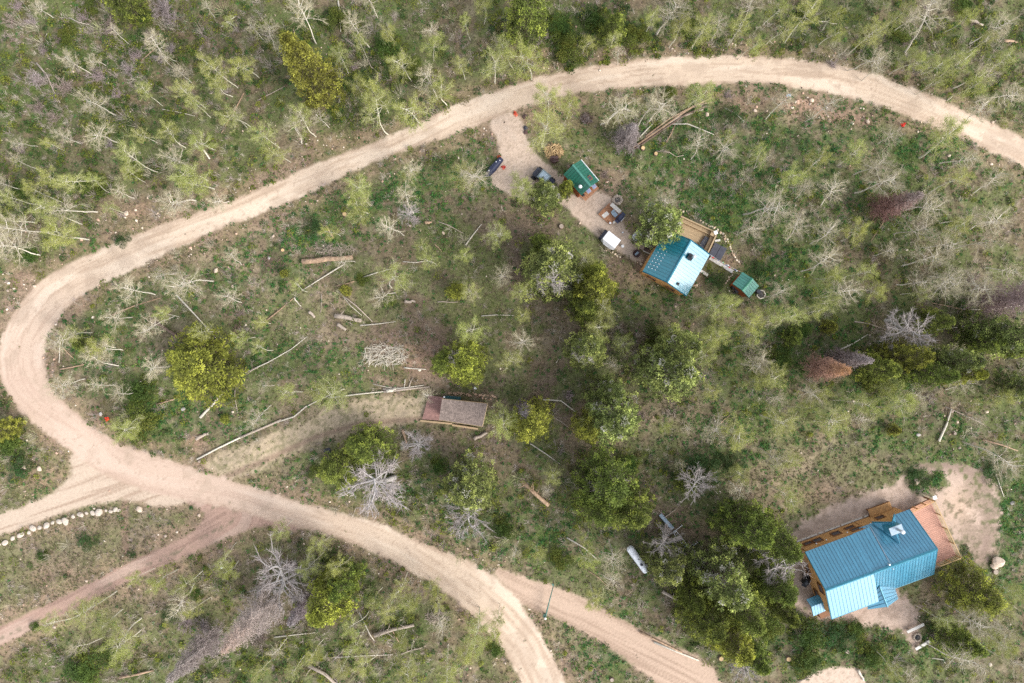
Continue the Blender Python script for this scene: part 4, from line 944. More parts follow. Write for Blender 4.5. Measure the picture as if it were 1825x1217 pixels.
for i, (px, py, r, k) in enumerate(BU):
    p = P(px, py, .6)
    o = inst('bush', BM[k], None, (p.x, p.y, gz(px, py))); s = r * M / 1.5
    o.scale = (s, s, min(1.2, s * .9)); o.rotation_euler = (0, 0, RNG.uniform(0, 6.28))
    tag(o, None, 'bush', 'low green bushes'); want_label(o, ['low dark green bush', 'low olive-green bush', 'low fresh green bush'][k], px, py)

# ---------------------------------------------------------------- fallen wood
def log(name, pts, r, m, phrase, cat='log', group='logs and branches lying on the ground', taper=.6, lift=0.0, n=7, lbl=True, snag=0):
    q_ = [P(x, y) for x, y in pts]
    k = len(q_)
    if k == 2:
        a, b = q_; q_ = [a.lerp(b, t) + Vector((RNG.normal() * .05, RNG.normal() * .05, 0)) * (0 if t in (0, 1) else 1) for t in (0, .25, .5, .75, 1)]
    for v in q_: v.z = gz(v.x / M + CX, CY - v.y / M) + r * .8 + lift + .05
    k = len(q_); org = q_[0].copy()
    rad = [r * (1 - (1 - taper) * i / (k - 1)) * RNG.uniform(.92, 1.06) for i in range(k)]
    mb = MB().tube([v - org for v in q_], rad, n)
    for s_ in range(snag):
        t = RNG.uniform(.1, .9) * (k - 1); i = int(t); p = (q_[i].lerp(q_[min(i + 1, k - 1)], t - i)) - org
        d = Vector((RNG.normal(), RNG.normal(), RNG.uniform(.1, .7))).normalized() * RNG.uniform(.5, 1.3)
        mb.tube([p, p + d * .5 + Vector((0, 0, .05)), p + d + Vector((RNG.normal() * .15, RNG.normal() * .15, .0))], [r * .28, r * .18, r * .07], 4)
    o = mb.build(name, MAT[m], None, smooth=True); o.location = org
    tag(o, None, cat, group)
    cx = sum(x for x, y in pts) / len(pts); cy = sum(y for x, y in pts) / len(pts)
    if lbl is True: want_label(o, phrase, cx, cy)
    else: o['label'] = lbl
    return o
log('fallen_log', [(540, 467), (630, 459)], .34, 'tanlog', '', lbl='thick tan split log beside the brush heap, edge of the dark herbs', taper=.8, n=10)
log('fallen_log', [(598, 563), (645, 571)], .30, 'oldwood', '', lbl='short thick grey weathered log end with a jagged break', taper=.8, n=9, snag=3)
log('fallen_log', [(668, 1130), (700, 1121), (738, 1113)], .30, 'oldwood', '', lbl='thick broken grey log with forked stub among the lower aspens', snag=5)
log('fallen_log', [(928, 855), (955, 880), (978, 900)], .27, 'tanlog', '', lbl='tapering brown log with snags below the shingled cabin', taper=1.0, snag=6)
log('fallen_log', [(552, 1183), (580, 1200), (604, 1222)], .26, 'oldwood', '', lbl='grey log running off the bottom edge', snag=2)
log('fallen_log', [(845, 782), (868, 770)], .26, 'oldwood', '', lbl='short grey log under the aspen by the shingled cabin')
log('fallen_log', [(718, 765), (726, 790)], .20, 'tanlog', '', lbl='short pale brown log below the grassy driveway')
log('fallen_log', [(358, 744), (400, 697)], .16, 'white_wood', '', lbl='straight cream-coloured log alone in the green herbs', taper=.85)
log('fallen_log', [(352, 818), (392, 797), (436, 776)], .12, 'white_wood', '', lbl='pale log edging the grassy driveway at its road end', taper=.9)
log('fallen_log', [(430, 779), (465, 764), (502, 748)], .15, 'oldwood', '', lbl='second grey log edging the grassy driveway', taper=.9)
log('fallen_log', [(488, 754), (525, 742), (545, 725), (578, 708)], .11, 'white_wood', '', lbl='crooked pale log edging the bend of the grassy driveway')
log('fallen_log', [(585, 709), (640, 702), (690, 697)], .11, 'white_wood', '', lbl='pale log edging the upper side of the grassy driveway')
log('fallen_log', [(684, 698), (720, 694), (766, 689)], .15, 'oldwood', '', lbl='grey log between the grassy driveway and the shingled cabin')
log('fallen_log', [(686, 694), (722, 691), (756, 686)], .10, 'white_wood', '', lbl='thin pale pole lying along the driveway edge log')
log('fallen_log', [(683, 693), (712, 694), (700, 690)], .13, 'oldwood', '', lbl='short chunk of log at the top edge of the driveway')
log('fallen_log', [(1128, 263), (1180, 228), (1225, 196), (1266, 176)], .15, 'tanlog', '', lbl='longest of the brown poles stacked above the cabins', taper=.7)
log('fallen_log', [(1131, 266), (1178, 234), (1222, 205), (1258, 190)], .13, 'darklog', '', lbl='dark brown pole on the lower side of the pole stack', taper=.7)
log('fallen_log', [(1150, 244), (1190, 214), (1245, 185)], .12, 'tanlog', '', lbl='brown pole on the upper side of the pole stack', taper=.7)
log('fallen_log', [(1160, 240), (1205, 212), (1252, 196)], .12, 'oldwood', '', lbl='greyish pole lying across the pole stack', taper=.7)
log('fallen_log', [(1275, 152 + 30), (1240, 188), (1200, 215)], .10, 'darklog', '', lbl='thin dark pole ending near the red rubble', taper=.6)
log('fallen_log', [(215, 1206), (245, 1201), (274, 1194)], .19, 'tanlog', '', lbl='orange-brown log near the bottom edge, left of the dead conifers')
log('fallen_log', [(1180, 1053), (1198, 1063), (1215, 1074)], .22, 'oldwood', '', lbl='brown-grey log under the firs below the propane tank', snag=3)
log('fallen_log', [(1725, 35), (1750, 46)], .24, 'oldwood', '', lbl='split grey log under the upper aspens near the top right corner')
log('fallen_log', [(1788, 73), (1812, 77)], .20, 'tanlog', '', lbl='stubby tan log near the top right corner')
log('fallen_log', [(270, 568), (300, 588), (332, 608)], .20, 'darklog', '', lbl='mossy brown log in the clearing near the road bend')
log('fallen_log', [(1672, 786), (1685, 757), (1694, 728)], .17, 'white_wood', '', lbl='upright-lying white log with a forked end by the dirt loop')
log('fallen_log', [(343, 247), (352, 262), (366, 270), (375, 284)], .16, 'white_wood', '', lbl='crooked thick white trunk lying above the road bend')
log('fallen_log', [(722, 537), (741, 538)], .22, 'oldwood', '', lbl='short sawn log chunk beside the leafy bush, mid clearing')
log('fallen_log', [(552, 556), (562, 566)], .22, 'oldwood', '', lbl='squat broken log chunk left of the grey jagged log')
log('fallen_log', [(603, 578), (618, 588)], .26, 'oldwood', '', lbl='rotted stumpy chunk just below the grey jagged log')
log('fallen_log', [(758, 398), (770, 397)], .20, 'tanlog', '', lbl='small tan log chunk in the green herbs, upper clearing')
log('fallen_log', [(690, 697), (706, 693)], .22, 'white_wood', '', lbl='pale sawn block resting on the driveway edge')
log('fallen_log', [(350, 783), (372, 772)], .20, 'oldwood', '', lbl='forked grey root piece above the driveway mouth', snag=5)
log('fallen_log', [(582, 405), (595, 425)], .16, 'tanlog', '', lbl='short tan stick-like log in the dark herbs')
log('fallen_log', [(108, 658), (130, 654), (152, 649)], .10, 'tanlog', '', lbl='thin tan log near the inside of the road bend')
log('fallen_log', [(1140, 1125), (1170, 1140), (1215, 1162)], .16, 'tanlog', '', lbl='long brown log edging the side road')
log('fallen_log', [(1165, 1143), (1205, 1160), (1245, 1176)], .14, 'white_wood', '', lbl='pale log edging the lower end of the side road')
log('fallen_log', [(1528, 1192), (1538, 1212)], .16, 'white_wood', '', lbl='pale timber at the gravel patch, bottom edge')
log('fallen_log', [(1424, 1213), (1440, 1206)], .16, 'oldwood', '', lbl='grey timber left of the gravel patch, bottom edge')
WL = [[(438, 664), (480, 645), (520, 622), (547, 600)], [(615, 70), (640, 88), (655, 105), (662, 120), (680, 134)], [(602, -5), (606, 25), (608, 58)], [(435, 166), (420, 195), (405, 222), (395, 238)], [(125, 32), (140, 40), (160, 45)], [(65, 112), (85, 135), (95, 160), (110, 185)], [(290, 195), (320, 200), (348, 207)], [(252, 110), (270, 93), (286, 78)],
      [(395, 48), (408, 38), (421, 28)], [(460, 180), (485, 167), (508, 155)], [(1195, 222), (1225, 222), (1250, 231), (1272, 240)], [(1187, 254), (1196, 238), (1203, 222)], [(1290, 192), (1310, 202), (1327, 218)], [(1168, 270), (1192, 272), (1205, 280), (1222, 276)], [(1135, 250), (1152, 232), (1172, 212)], [(1580, 378), (1570, 400), (1550, 430)],
      [(1605, 596), (1650, 590), (1706, 583)], [(1522, 573), (1550, 577), (1577, 587)], [(1715, 551), (1760, 552), (1826, 543)], [(1660, 540), (1690, 546), (1716, 552)], [(1482, 630), (1520, 612), (1547, 596)], [(1683, 724), (1715, 738), (1752, 756)], [(1770, 835), (1779, 860), (1788, 885)], [(1750, 783), (1785, 793), (1812, 803)],
      [(718, 466), (740, 468), (766, 464)], [(780, 395), (800, 402), (826, 416)], [(830, 437), (842, 420), (858, 400)], [(775, 435), (788, 446)], [(858, 563), (885, 561), (916, 562)], [(600, 518), (635, 545), (664, 573)], [(606, 521), (625, 545), (645, 562)], [(476, 571), (500, 552), (524, 531)], [(525, 530), (537, 546)], [(573, 524), (572, 557)], [(645, 495), (672, 486), (700, 478)],
      [(600, 510), (632, 501)], [(642, 580), (675, 577), (706, 573)], [(780, 538), (816, 538)], [(720, 655), (760, 658)], [(740, 625), (766, 634)], [(722, 676), (721, 692)], [(728, 692), (736, 673)], [(665, 684), (690, 690), (710, 690)], [(197, 563), (240, 545), (287, 531)], [(315, 525), (350, 562), (386, 602)], [(420, 694), (424, 736)], [(108, 598), (106, 646)], [(109, 618), (135, 640)],
      [(845, 920), (870, 940), (906, 961)], [(880, 954), (906, 962)], [(1010, 957), (1040, 975), (1068, 1000)], [(1040, 1012), (1065, 1028), (1080, 1042)], [(590, 1172), (640, 1168), (700, 1166)], [(715, 1165), (760, 1150)], [(490, 1134), (525, 1130), (562, 1127)], [(690, 1110), (702, 1128), (712, 1146)], [(1455, 38), (1490, 44)], [(1140, 1010), (1150, 1000)], [(1660, 1172), (1680, 1175), (1692, 1192)],
      [(1275, 760), (1300, 740)], [(945, 790), (975, 810), (1000, 828)], [(985, 740), (1015, 762)], [(968, 712), (1000, 714), (1025, 733)], [(300, 560), (270, 545)], [(615, 470), (570, 498), (538, 518)], [(460, 655), (440, 665)], [(1425, 12), (1432, 30)], [(280, 720), (310, 712), (320, 705)], [(640, 1090), (660, 1130), (668, 1140)], [(1180, 925), (1205, 905)]]
for i, pts in enumerate(WL):
    L = sum(math.dist(pts[j], pts[j + 1]) for j in range(len(pts) - 1))
    tn = ['bleached white', 'weathered grey', 'bleached white', 'pale brown'][i % 4]; mt = ['white_wood', 'oldwood', 'white_wood', 'tanlog'][i % 4]
    ln = 'long' if L > 60 else 'short' if L < 32 else 'slender'
    log('fallen_branch', pts, .065 + .018 * (i % 3) + (.02 if L > 60 else 0), mt, f'{ln} {tn} fallen branch', 'branch', 'bare branches lying on the ground', taper=.45, n=5, snag=2 if i % 2 else 0)

def sticks_pile(name, px, py, rx, ry, n, m, label, cat, rz=0, L=1.6, r=.022, hmax=.7):
    mb = MB()
    for i in range(n):
        a = RNG.uniform(0, 6.28); q_ = math.sqrt(RNG.random()); x = q_ * math.cos(a) * rx * M; y = q_ * math.sin(a) * ry * M
        z = (1 - q_ * q_) * hmax * RNG.random() + .04; d = RNG.normal() * .5 + rz + (math.pi / 2 if RNG.random() < .3 else 0); l = L * RNG.uniform(.3, 1) / 2
        v = Vector((math.cos(d) * l, math.sin(d) * l, RNG.normal() * .12)); c = Vector((x, y, z)); b = Vector((RNG.normal(), RNG.normal(), 0)) * .12
        rr = r * RNG.uniform(.5, 1.6)
        mb.tube([c - v, c + b, c + v], [rr, rr * .8, rr * .4], 4, cap=False)
    o = mb.build(name, MAT[m], None, smooth=True); p = P(px, py); o.location = (p.x, p.y, gz(px, py))
    tag(o, label, cat); return o
sticks_pile('brush_pile', 688, 632, 40, 20, 260, 'white_wood', 'long heap of pale bare branches above the shingled cabin', 'brush pile', .2, 1.8)
sticks_pile('brush_pile', 600, 446, 36, 10, 150, 'oldwood', 'heap of thin grey sticks on the upper side of the big split log', 'brush pile', .1, 1.8, .018, .4)
sticks_pile('brush_pile', 1046, 210, 11, 11, 110, 'darklog', 'small purple-brown twig heap near the pale round aspen', 'brush pile', .5, 1.0, .02, .6)
sticks_pile('brush_pile', 490, 470, 22, 18, 90, 'darklog', 'flat scatter of brown sticks left of the big split log', 'brush pile', 1.2, 1.6, .018, .25)
sticks_pile('brush_pile', 780, 1100, 20, 12, 120, 'oldwood', 'tangle of curled grey branches beside the lower main road', 'brush pile', .9, 1.4, .025, .8)
sticks_pile('brush_pile', 1195, 735, 14, 8, 60, 'oldwood', 'small grey branch tangle right of the central firs', 'brush pile', .9, 1.2, .02, .4)
sticks_pile('brush_pile', 425, 588, 12, 16, 90, 'darklog', 'dark twig heap against a rotten stump, left clearing', 'brush pile', 1.4, .9, .02, .5)

def stump(px, py, r, label, m='cut', h=.35):
    p = P(px, py); e = empty('tree_stump', (p.x, p.y, gz(px, py) - .05), 0, label, 'stump', 'sawn tree stumps')
    MB().lathe((0, 0, 0), [(r * 1.25, 0), (r * 1.02, h * .5), (r, h)], 12).build('bark', MAT['darklog'], e, True)
    MB().lathe((0, 0, h + .002), [(r * .9, 0), (r * .86, .02)], 12).build('cut_face', MAT[m], e)
stump(1145, 265, .26, 'sawn stump at the end of the brown poles'); stump(1168, 275, .24, 'sawn stump just right of the pole ends'); stump(615, 382, .28, 'pale round stump in the dark herbs, upper clearing'); stump(505, 446, .22, 'pale round stump left of the big split log')
stump(1284, 1172, .30, 'orange-centred stump under the firs by the side road'); stump(1404, 1173, .30, 'pale stump under the firs, left of the gravel patch'); stump(1090, 1210, .25, 'pale stump at the bottom edge between the roads', 'oldwood'); stump(1508, 1160, .26, 'brown stump in the bushes below the big house', 'oldwood')
stump(1078, 942, .24, 'stump in red sawdust below the dark firs', 'oldwood'); stump(1000, 404, .30, 'weathered stump left of the white cart', 'oldwood'); stump(1772, 1018, .34, 'squat stump below the pale boulders, right side', 'oldwood'); stump(1700, 697 + 75, .2, 'small stump beside the rocks above the dirt loop', 'oldwood')

# boulders
def boulder(px, py, r, label, col=(.60, .50, .41), group=None, flat=.7):
    s = random.randint(0, 9999); r_ = np.random.default_rng(s)
    import bmesh
    bm = bmesh.new(); bmesh.ops.create_icosphere(bm, subdivisions=2, radius=1)
    f = [r_.normal(size=3) for _ in range(6)]; f = [v / np.linalg.norm(v) for v in f]; cut = r_.uniform(.62, .85, 6)
    for v in bm.verts:
        c = np.array(v.co)
        for n_, k in zip(f, cut):
            d = c @ n_
            if d > k: c = c - n_ * (d - k) * .85
        c += r_.normal(size=3) * .02
        v.co = Vector(c * np.array((r * 1.1, r * .85, r * flat)))
    me = bpy.data.meshes.new('boulder'); bm.to_mesh(me); bm.free()
    a = me.color_attributes.new('Col', 'FLOAT_COLOR', 'POINT'); k = len(me.vertices)
    cc = np.ones((k, 4), np.float32); cc[:, :3] = np.array(col) * r_.uniform(.88, 1.08, (k, 1)); a.data.foreach_set('color', cc.ravel())
    me.materials.append(MAT['stone'])
    p = P(px, py); o = inst('boulder', me, None, (p.x, p.y, gz(px, py) + r * flat * .45)); o.rotation_euler = (0, 0, r_.uniform(0, 6.28))
    tag(o, None, 'boulder', group)
    if label: o['label'] = label
    else: want_label(o, 'pale field boulder', px, py)
row = [(-2, 970), (10, 967), (24, 959), (38, 953), (52, 949), (60, 941), (71, 940), (84, 936), (95, 931), (107, 929), (118, 928), (131, 920), (144, 917), (155, 914), (166, 914), (178, 912), (189, 910), (198, 911), (207, 908), (213, 909)]
rr = [.3, .45, .38, .5, .3, .48, .36, .5, .30, .42, .6, .33, .46, .26, .4, .6, .24, .3, .38, .28]
nm = ['first', 'second', 'third', 'fourth', 'fifth', 'sixth', 'seventh', 'eighth', 'ninth', 'tenth', 'eleventh', 'twelfth', 'thirteenth', 'fourteenth', 'fifteenth', 'sixteenth', 'seventeenth', 'eighteenth', 'nineteenth', 'last']
for i, (x, y) in enumerate(row):
    boulder(x, y, rr[i] * .88, f'{nm[i]} pale boulder of the row along the sandy road, from its left end', (.50, .425, .35), 'pale boulders lining the sandy road')
for x, y, r, l in [(250, 907, .42, 'lone pale boulder beside the footpath, right of the boulder row'), (72, 835, .36, 'pale boulder beside the brown patch left of the road'), (45, 832, .3, 'smaller pale boulder near the left bushes'), (1775, 1000, .8, 'large pale boulder beside the stump, right of the dirt loop'), (1770, 1008, .5, 'smaller boulder touching the large one right of the dirt loop'),
                   (1632, 858, .45, 'pinkish boulder half under the bush, above the big deck'), (1260, 204, .28, 'orange-tan boulder below the brown poles'), (1346, 197, .25, 'reddish boulder at the red rubble edge'), (327, 729, .3, 'grey boulder at the end of a branch, left clearing'), (181, 737, .26, 'grey rock near the red flower pot'), (480, 460, .26, 'grey rock in the dark herbs'),
                   (385, 482, .32, 'orange-tan boulder by the inner road edge'), (415, 510, .22, 'square pale stone in the green herbs'), (1637, 775, .3, 'grey rock amid green herbs above the big house'), (1757, 733, .26, 'pale round rock near the right edge firs'), (1716, 738, .2, 'pinkish rock above the stone scatter'), (1706, 752, .2, 'tan rock atop the stone scatter'), (1804, 896, .3, 'grey rock right of the dirt loop'),
                   (225, 380, .35, 'tan boulder at the upper road edge'), (62, 510, .22, 'orange rock by the road bend'), (1690, 278, .22, 'pale stone below the road, right side'), (1545, 218, .26, 'tan boulder in the third rubble patch')]:
    boulder(x, y, r, l, (.56, .44, .34) if 'grey' not in l else (.42, .38, .35), 'single field boulders')

def stone_line(name, pts, step, size, label, cat='stone edging', jit=2.0, pal=((.62, .50, .36), (.70, .60, .46), (.50, .36, .25))):
    out = []
    for j in range(len(pts) - 1):
        (x0, y0), (x1, y1) = pts[j], pts[j + 1]; L = math.dist(pts[j], pts[j + 1]); k = max(1, int(L / step))
        for i in range(k):
            t = (i + random.random() * .6) / k; out.append((x0 + (x1 - x0) * t + random.gauss(0, jit * .4), y0 + (y1 - y0) * t + random.gauss(0, jit * .4)))
    px = np.array([a for a, b in out]); py = np.array([b for a, b in out]); n = len(px)
    s = size * RNG.uniform(.6, 1.3, n)
    o = stones(np.stack([(px - CX) * M, -(py - CY) * M, ground_z(px, py) + s * .35], -1), s, pick(n, pal), name)
    tag(o, label, kind='stuff'); return o
stone_line('stone_edging', [(1213, 373), (1232, 383), (1255, 397), (1278, 408), (1295, 425), (1303, 445), (1312, 462), (1325, 475)], 3.2, .15, 'curved line of cream stones round the teal cabin deck')
stone_line('stone_edging', [(1290, 425), (1302, 440), (1308, 458)], 4, .14, 'second curve of cream stones beside the spa')
stone_line('stone_edging', [(1306, 486), (1298, 497), (1292, 505)], 3, .14, 'short line of cream stones left of the outhouse path')
stone_line('stone_edging', [(1264, 493), (1260, 505)], 3, .14, 'short cream stone line right of the teal cabin')
stone_line('stone_edging', [(1234, 510), (1242, 507), (1238, 513)], 3, .16, 'cream stones at the lower corner of the teal cabin')
stone_line('stone_edging', [(1080, 445), (1092, 452), (1106, 458)], 3, .17, 'cream stones below the white cart')
stone_line('stone_edging', [(1133, 465), (1147, 473)], 3, .17, 'cream stones at the left corner of the teal cabin')
stone_line('stone_wall', [(800, 700), (830, 701.5), (870, 704.5), (884, 708), (887, 717)], 3.4, .17, 'stone row behind the shingled cabin', pal=((.46, .30, .20), (.52, .36, .25)))
stone_line('stone_wall', [(800, 703), (840, 706), (878, 711)], 4.5, .15, 'second stone row behind the shingled cabin', pal=((.42, .28, .19), (.50, .34, .24)))

# ---------------------------------------------------------------- building helpers
class Frame:
    """a building's own plan axes: s along the ridge, w towards the front, z up (metres)"""
    def __init__(f, px, py, ang):
        f.o = Vector(((px - CX) * M, -(py - CY) * M, 0)); f.u = Vector((math.cos(ang), math.sin(ang), 0)); f.v = Vector((math.sin(ang), -math.cos(ang), 0)); f.ang = ang
    def __call__(f, s, w_, z): return f.o + f.u * s + f.v * w_ + Vector((0, 0, z))
    def box(f, mb, s0, s1, w0, w1, z0, z1):
        c = f((s0 + s1) / 2, (w0 + w1) / 2, (z0 + z1) / 2); return mb.box(c, (abs(s1 - s0), abs(w1 - w0), abs(z1 - z0)), f.ang)

def roof_plane(parent, A, B, Cc, D, n, m, trim, rib=.045, ribw=.05, t=.05, minor=0):
    """A-B along the eave, C-D along the ridge (C above B): n separate ribbed panels lying on an underlay"""
    A, B, Cc, D = map(Vector, (A, B, Cc, D))
    nrm = (B - A).cross(D - A).normalized()
    if nrm.z < 0: nrm = -nrm
    MB().slab([p - nrm * (t + .012) for p in (A, B, Cc, D)], .10).build('roof_deck', trim, parent)
    L = (B - A).length
    for i in range(n):
        e = .006 / L
        t0, t1 = i / n + e, (i + 1) / n - e
        a, b, c, d = A.lerp(B, t0), A.lerp(B, t1), D.lerp(Cc, t1), D.lerp(Cc, t0)
        mb = MB().slab([a, b, c, d], t)
        ue = (b - a).normalized(); ut = (c - d).normalized() if (c - d).length > 1e-4 else ue
        def ribbox(p, q_, wd, hh):
            o_ = nrm * hh; mb.slab([p + o_, p + ue * wd + o_, q_ + ut * wd + o_, q_ + o_], hh + t * .3)
        if (c - d).length > ribw * 1.5:
            ribbox(a, d, ribw, rib)
            for k in range(minor):
                f_ = (k + 1) / (minor + 1); ribbox(a.lerp(b, f_), d.lerp(c, f_), .02, .012)
        mb.build('roof_panel', m, parent)

def siding(parent, F, s0, s1, w0, w1, z0, z1, m, name='log', hh=.24, gable=None, proud=.04):
    """horizontal courses on a wall line from (s0,w0) to (s1,w1); gable=(apex position 0..1, apex height)"""
    n = max(1, int(round((z1 - z0) / hh))); hh = (z1 - z0) / n
    rows = [(z0 + i * hh, 0.0, 1.0) for i in range(n)]
    if gable:
        k = int((gable[1] - z1) / hh)
        for i in range(k):
            t = (i + 1) * hh / (gable[1] - z1)
            rows.append((z1 + i * hh, t * gable[0], 1 - t * (1 - gable[0])))
    for z, a, b in rows:
        sa, wa = s0 + (s1 - s0) * a, w0 + (w1 - w0) * a; sb, wb = s0 + (s1 - s0) * b, w0 + (w1 - w0) * b
        p, q_ = F(sa, wa, z + hh / 2), F(sb, wb, z + hh / 2)
        L = (q_ - p).length
        if L < .1: continue
        mb = MB().tube([p, q_], hh * .52, 8)
        mb.build(name, m, parent)

def window(parent, F, s, w_, z, ws, hz, axis='s', m='cedar_trim', out=-1):
    """frame and pane standing proud of a wall; axis = wall direction"""
    mb = MB(); pb = MB(); d = .06
    if axis == 's':
        for (s0, s1, z0, z1) in ((s - ws / 2 - .09, s + ws / 2 + .09, z + hz / 2, z + hz / 2 + .09), (s - ws / 2 - .09, s + ws / 2 + .09, z - hz / 2 - .09, z - hz / 2), (s - ws / 2 - .09, s - ws / 2, z - hz / 2, z + hz / 2), (s + ws / 2, s + ws / 2 + .09, z - hz / 2, z + hz / 2)):
            F.box(mb, s0, s1, w_ + out * .10, w_ + out * .24, z0, z1)
        F.box(pb, s - ws / 2, s + ws / 2, w_ + out * .10, w_ + out * .18, z - hz / 2, z + hz / 2)
    else:
        for (s0, s1, z0, z1) in ((w_ - ws / 2 - .09, w_ + ws / 2 + .09, z + hz / 2, z + hz / 2 + .09), (w_ - ws / 2 - .09, w_ + ws / 2 + .09, z - hz / 2 - .09, z - hz / 2), (w_ - ws / 2 - .09, w_ - ws / 2, z - hz / 2, z + hz / 2), (w_ + ws / 2, w_ + ws / 2 + .09, z - hz / 2, z + hz / 2)):
            F.box(mb, s + out * .10, s + out * .24, s0, s1, z0, z1)
        F.box(pb, s + out * .10, s + out * .18, w_ - ws / 2, w_ + ws / 2, z - hz / 2, z + hz / 2)
    o = mb.build('window', MAT[m], parent); pb.build('pane', MAT['glass'], o)
    return o

def body(parent, F, s0, s1, w0, w1, z1, zr, wr, m, z0=-.3):
    """solid gabled wall block, ridge at w=wr height zr"""
    vs = [F(s, w_, z) for s in (s0, s1) for (w_, z) in ((w0, z0), (w1, z0), (w1, z1), (wr, zr), (w0, z1))]
    MB().add(vs, [(4, 3, 2, 1, 0), (5, 6, 7, 8, 9), (0, 1, 6, 5), (1, 2, 7, 6), (2, 3, 8, 7), (3, 4, 9, 8), (4, 0, 5, 9)]).build('wall', m, parent)

def boards(parent, F, s0, s1, w0, w1, z, wd, m, along='s', name='plank', t=.04, gap=.008):
    L = (w1 - w0) if along == 's' else (s1 - s0)
    n = max(1, int(round(abs(L) / wd)))
    for i in range(n):
        if along == 's':
            a = w0 + L * i / n; b = w0 + L * (i + 1) / n; F.box(mb := MB(), s0, s1, a + gap, b - gap, z - t, z)
        else:
            a = s0 + L * i / n; b = s0 + L * (i + 1) / n; F.box(mb := MB(), a + gap, b - gap, w0, w1, z - t, z)
        mb.build(name, m, parent)

# ---------------------------------------------------------------- the big blue-roofed house
F = Frame(522 + CX, 413.5 + CY, math.atan2(68, 184.7))
H = empty('log_house', (0, 0, 0), 0, 'large orange log house with blue standing-seam metal roofs', 'house')
body(H, F, .30, 6.0, -3.72, 4.02, 3.12, 5.42, 0.0, MAT['cedar'])
body(H, F, 6.0, 13.35, -3.80, 3.85, 2.35, 5.40, 0.0, MAT['cedar'])
siding(H, F, .25, 7.9, -3.78, -3.83, 0, 2.95, MAT['cedar'])
siding(H, F, 8.0, 13.3, -3.84, -3.86, 0, 2.15, MAT['cedar'])
siding(H, F, .26, .26, -3.74, 4.0, 0, 3.0, MAT['cedar'], gable=(.48, 5.25))
blue, bt = MAT['blue'], MAT['blue_trim']
# rear slopes
roof_plane(H, F(0, -3.97, 3.3), F(6.05, -3.98, 3.3), F(6.0, 0, 5.7), F(0, 0, 5.7), 15, blue, bt)
roof_plane(H, F(6.08, -3.98, 3.18), F(8.30, -4.03, 3.18), F(8.05, 0, 5.60), F(6.02, 0, 5.60), 5, blue, bt)
roof_plane(H, F(7.3, -4.10, 2.5), F(13.8, -4.10, 2.5), F(13.8, 0, 5.7), F(8.1, 0, 5.7), 15, blue, bt)
MB().slab([F(8.33, -4.05, 3.22), F(8.42, -4.05, 3.22), F(8.20, 0, 5.64), F(8.12, 0, 5.64)], .45).build('step_flashing', MAT['greymetal'], H)
# front slopes
roof_plane(H, F(.02, 4.28, 4.0), F(5.95, 4.28, 4.0), F(5.9, .02, 5.7), F(0, .02, 5.7), 14, blue, bt)
roof_plane(H, F(6.0, 4.17, 2.65), F(13.8, 4.17, 2.65), F(13.8, .02, 5.7), F(6.0, .02, 5.7), 21, blue, bt)
# ridge cap and edge trim
MB().slab([F(-.02, -.16, 5.66), F(13.82, -.16, 5.66), F(13.82, .02, 5.79), F(-.02, .02, 5.79)], .03).slab([F(-.02, .02, 5.79), F(13.82, .02, 5.79), F(13.82, .20, 5.66), F(-.02, .20, 5.66)], .03).build('ridge_cap', MAT['blue_trim'], H)
for a, b in ((F(-.03, -3.97, 3.30), F(-.03, 0, 5.71)), (F(-.03, 4.28, 4.0), F(-.03, 0, 5.71)), (F(13.84, -4.1, 2.5), F(13.84, 0, 5.71)), (F(13.84, 4.17, 2.65), F(13.84, 0, 5.71))):
    MB().tube([a, b], .075, 4).build('rake_trim', MAT['blue_trim'], H)
MB().tube([F(0, 4.32, 3.94), F(5.95, 4.32, 3.94)], .07, 6).build('eave_trim', bt, H)
MB().tube([F(6, 4.22, 2.6), F(13.8, 4.22, 2.6)], .07, 6).build('eave_trim', bt, H)
# dormer facing the yard
Q = lambda x, y, h: P(x, y, h)
pk, bk, le, re_ = Q(1589.5, 930.5, 4.64), Q(1603.8, 966.7, 4.66), Q(1552.4, 931, 2.72), Q(1593.5, 915.5, 2.72)
pk2 = F(*[0, 0, 0]);
def toF(p): d = p - F.o; return (d.dot(F.u), d.dot(F.v), p.z)
sm, wp, _ = toF(pk); _, wb, _ = toF(bk)
hw = 1.45
roof_plane(H, F(sm - hw, wp, 2.85), F(sm - hw + .01, wp + .15, 2.85), F(sm, wb, 4.66), F(sm, wp, 4.66), 1, blue, bt)
MB().slab([F(sm - hw, wp, 2.75), F(sm, wp, 4.70), F(sm, wb + .1, 4.70)], .05).build('dormer_roof', blue, H)
MB().slab([F(sm + hw, wp, 2.75), F(sm, wp, 4.70), F(sm, wb + .1, 4.70)], .05).build('dormer_roof', blue, H)
MB().add([F(sm - hw + .2, wp + .12, 2.6), F(sm + hw - .2, wp + .12, 2.6), F(sm, wp + .12, 4.5), F(sm - hw + .2, wp + .3, 2.6), F(sm + hw - .2, wp + .3, 2.6), F(sm, wp + .3, 4.5)], [(0, 1, 2), (5, 4, 3), (0, 3, 4, 1), (1, 4, 5, 2), (2, 5, 3, 0)]).build('dormer_wall', MAT['cedar'], H)
for a in (-1, 1):
    MB().tube([F(sm + a * hw, wp - .03, 2.75), F(sm, wp - .03, 4.70)], .06, 4).build('rake_trim', bt, H)
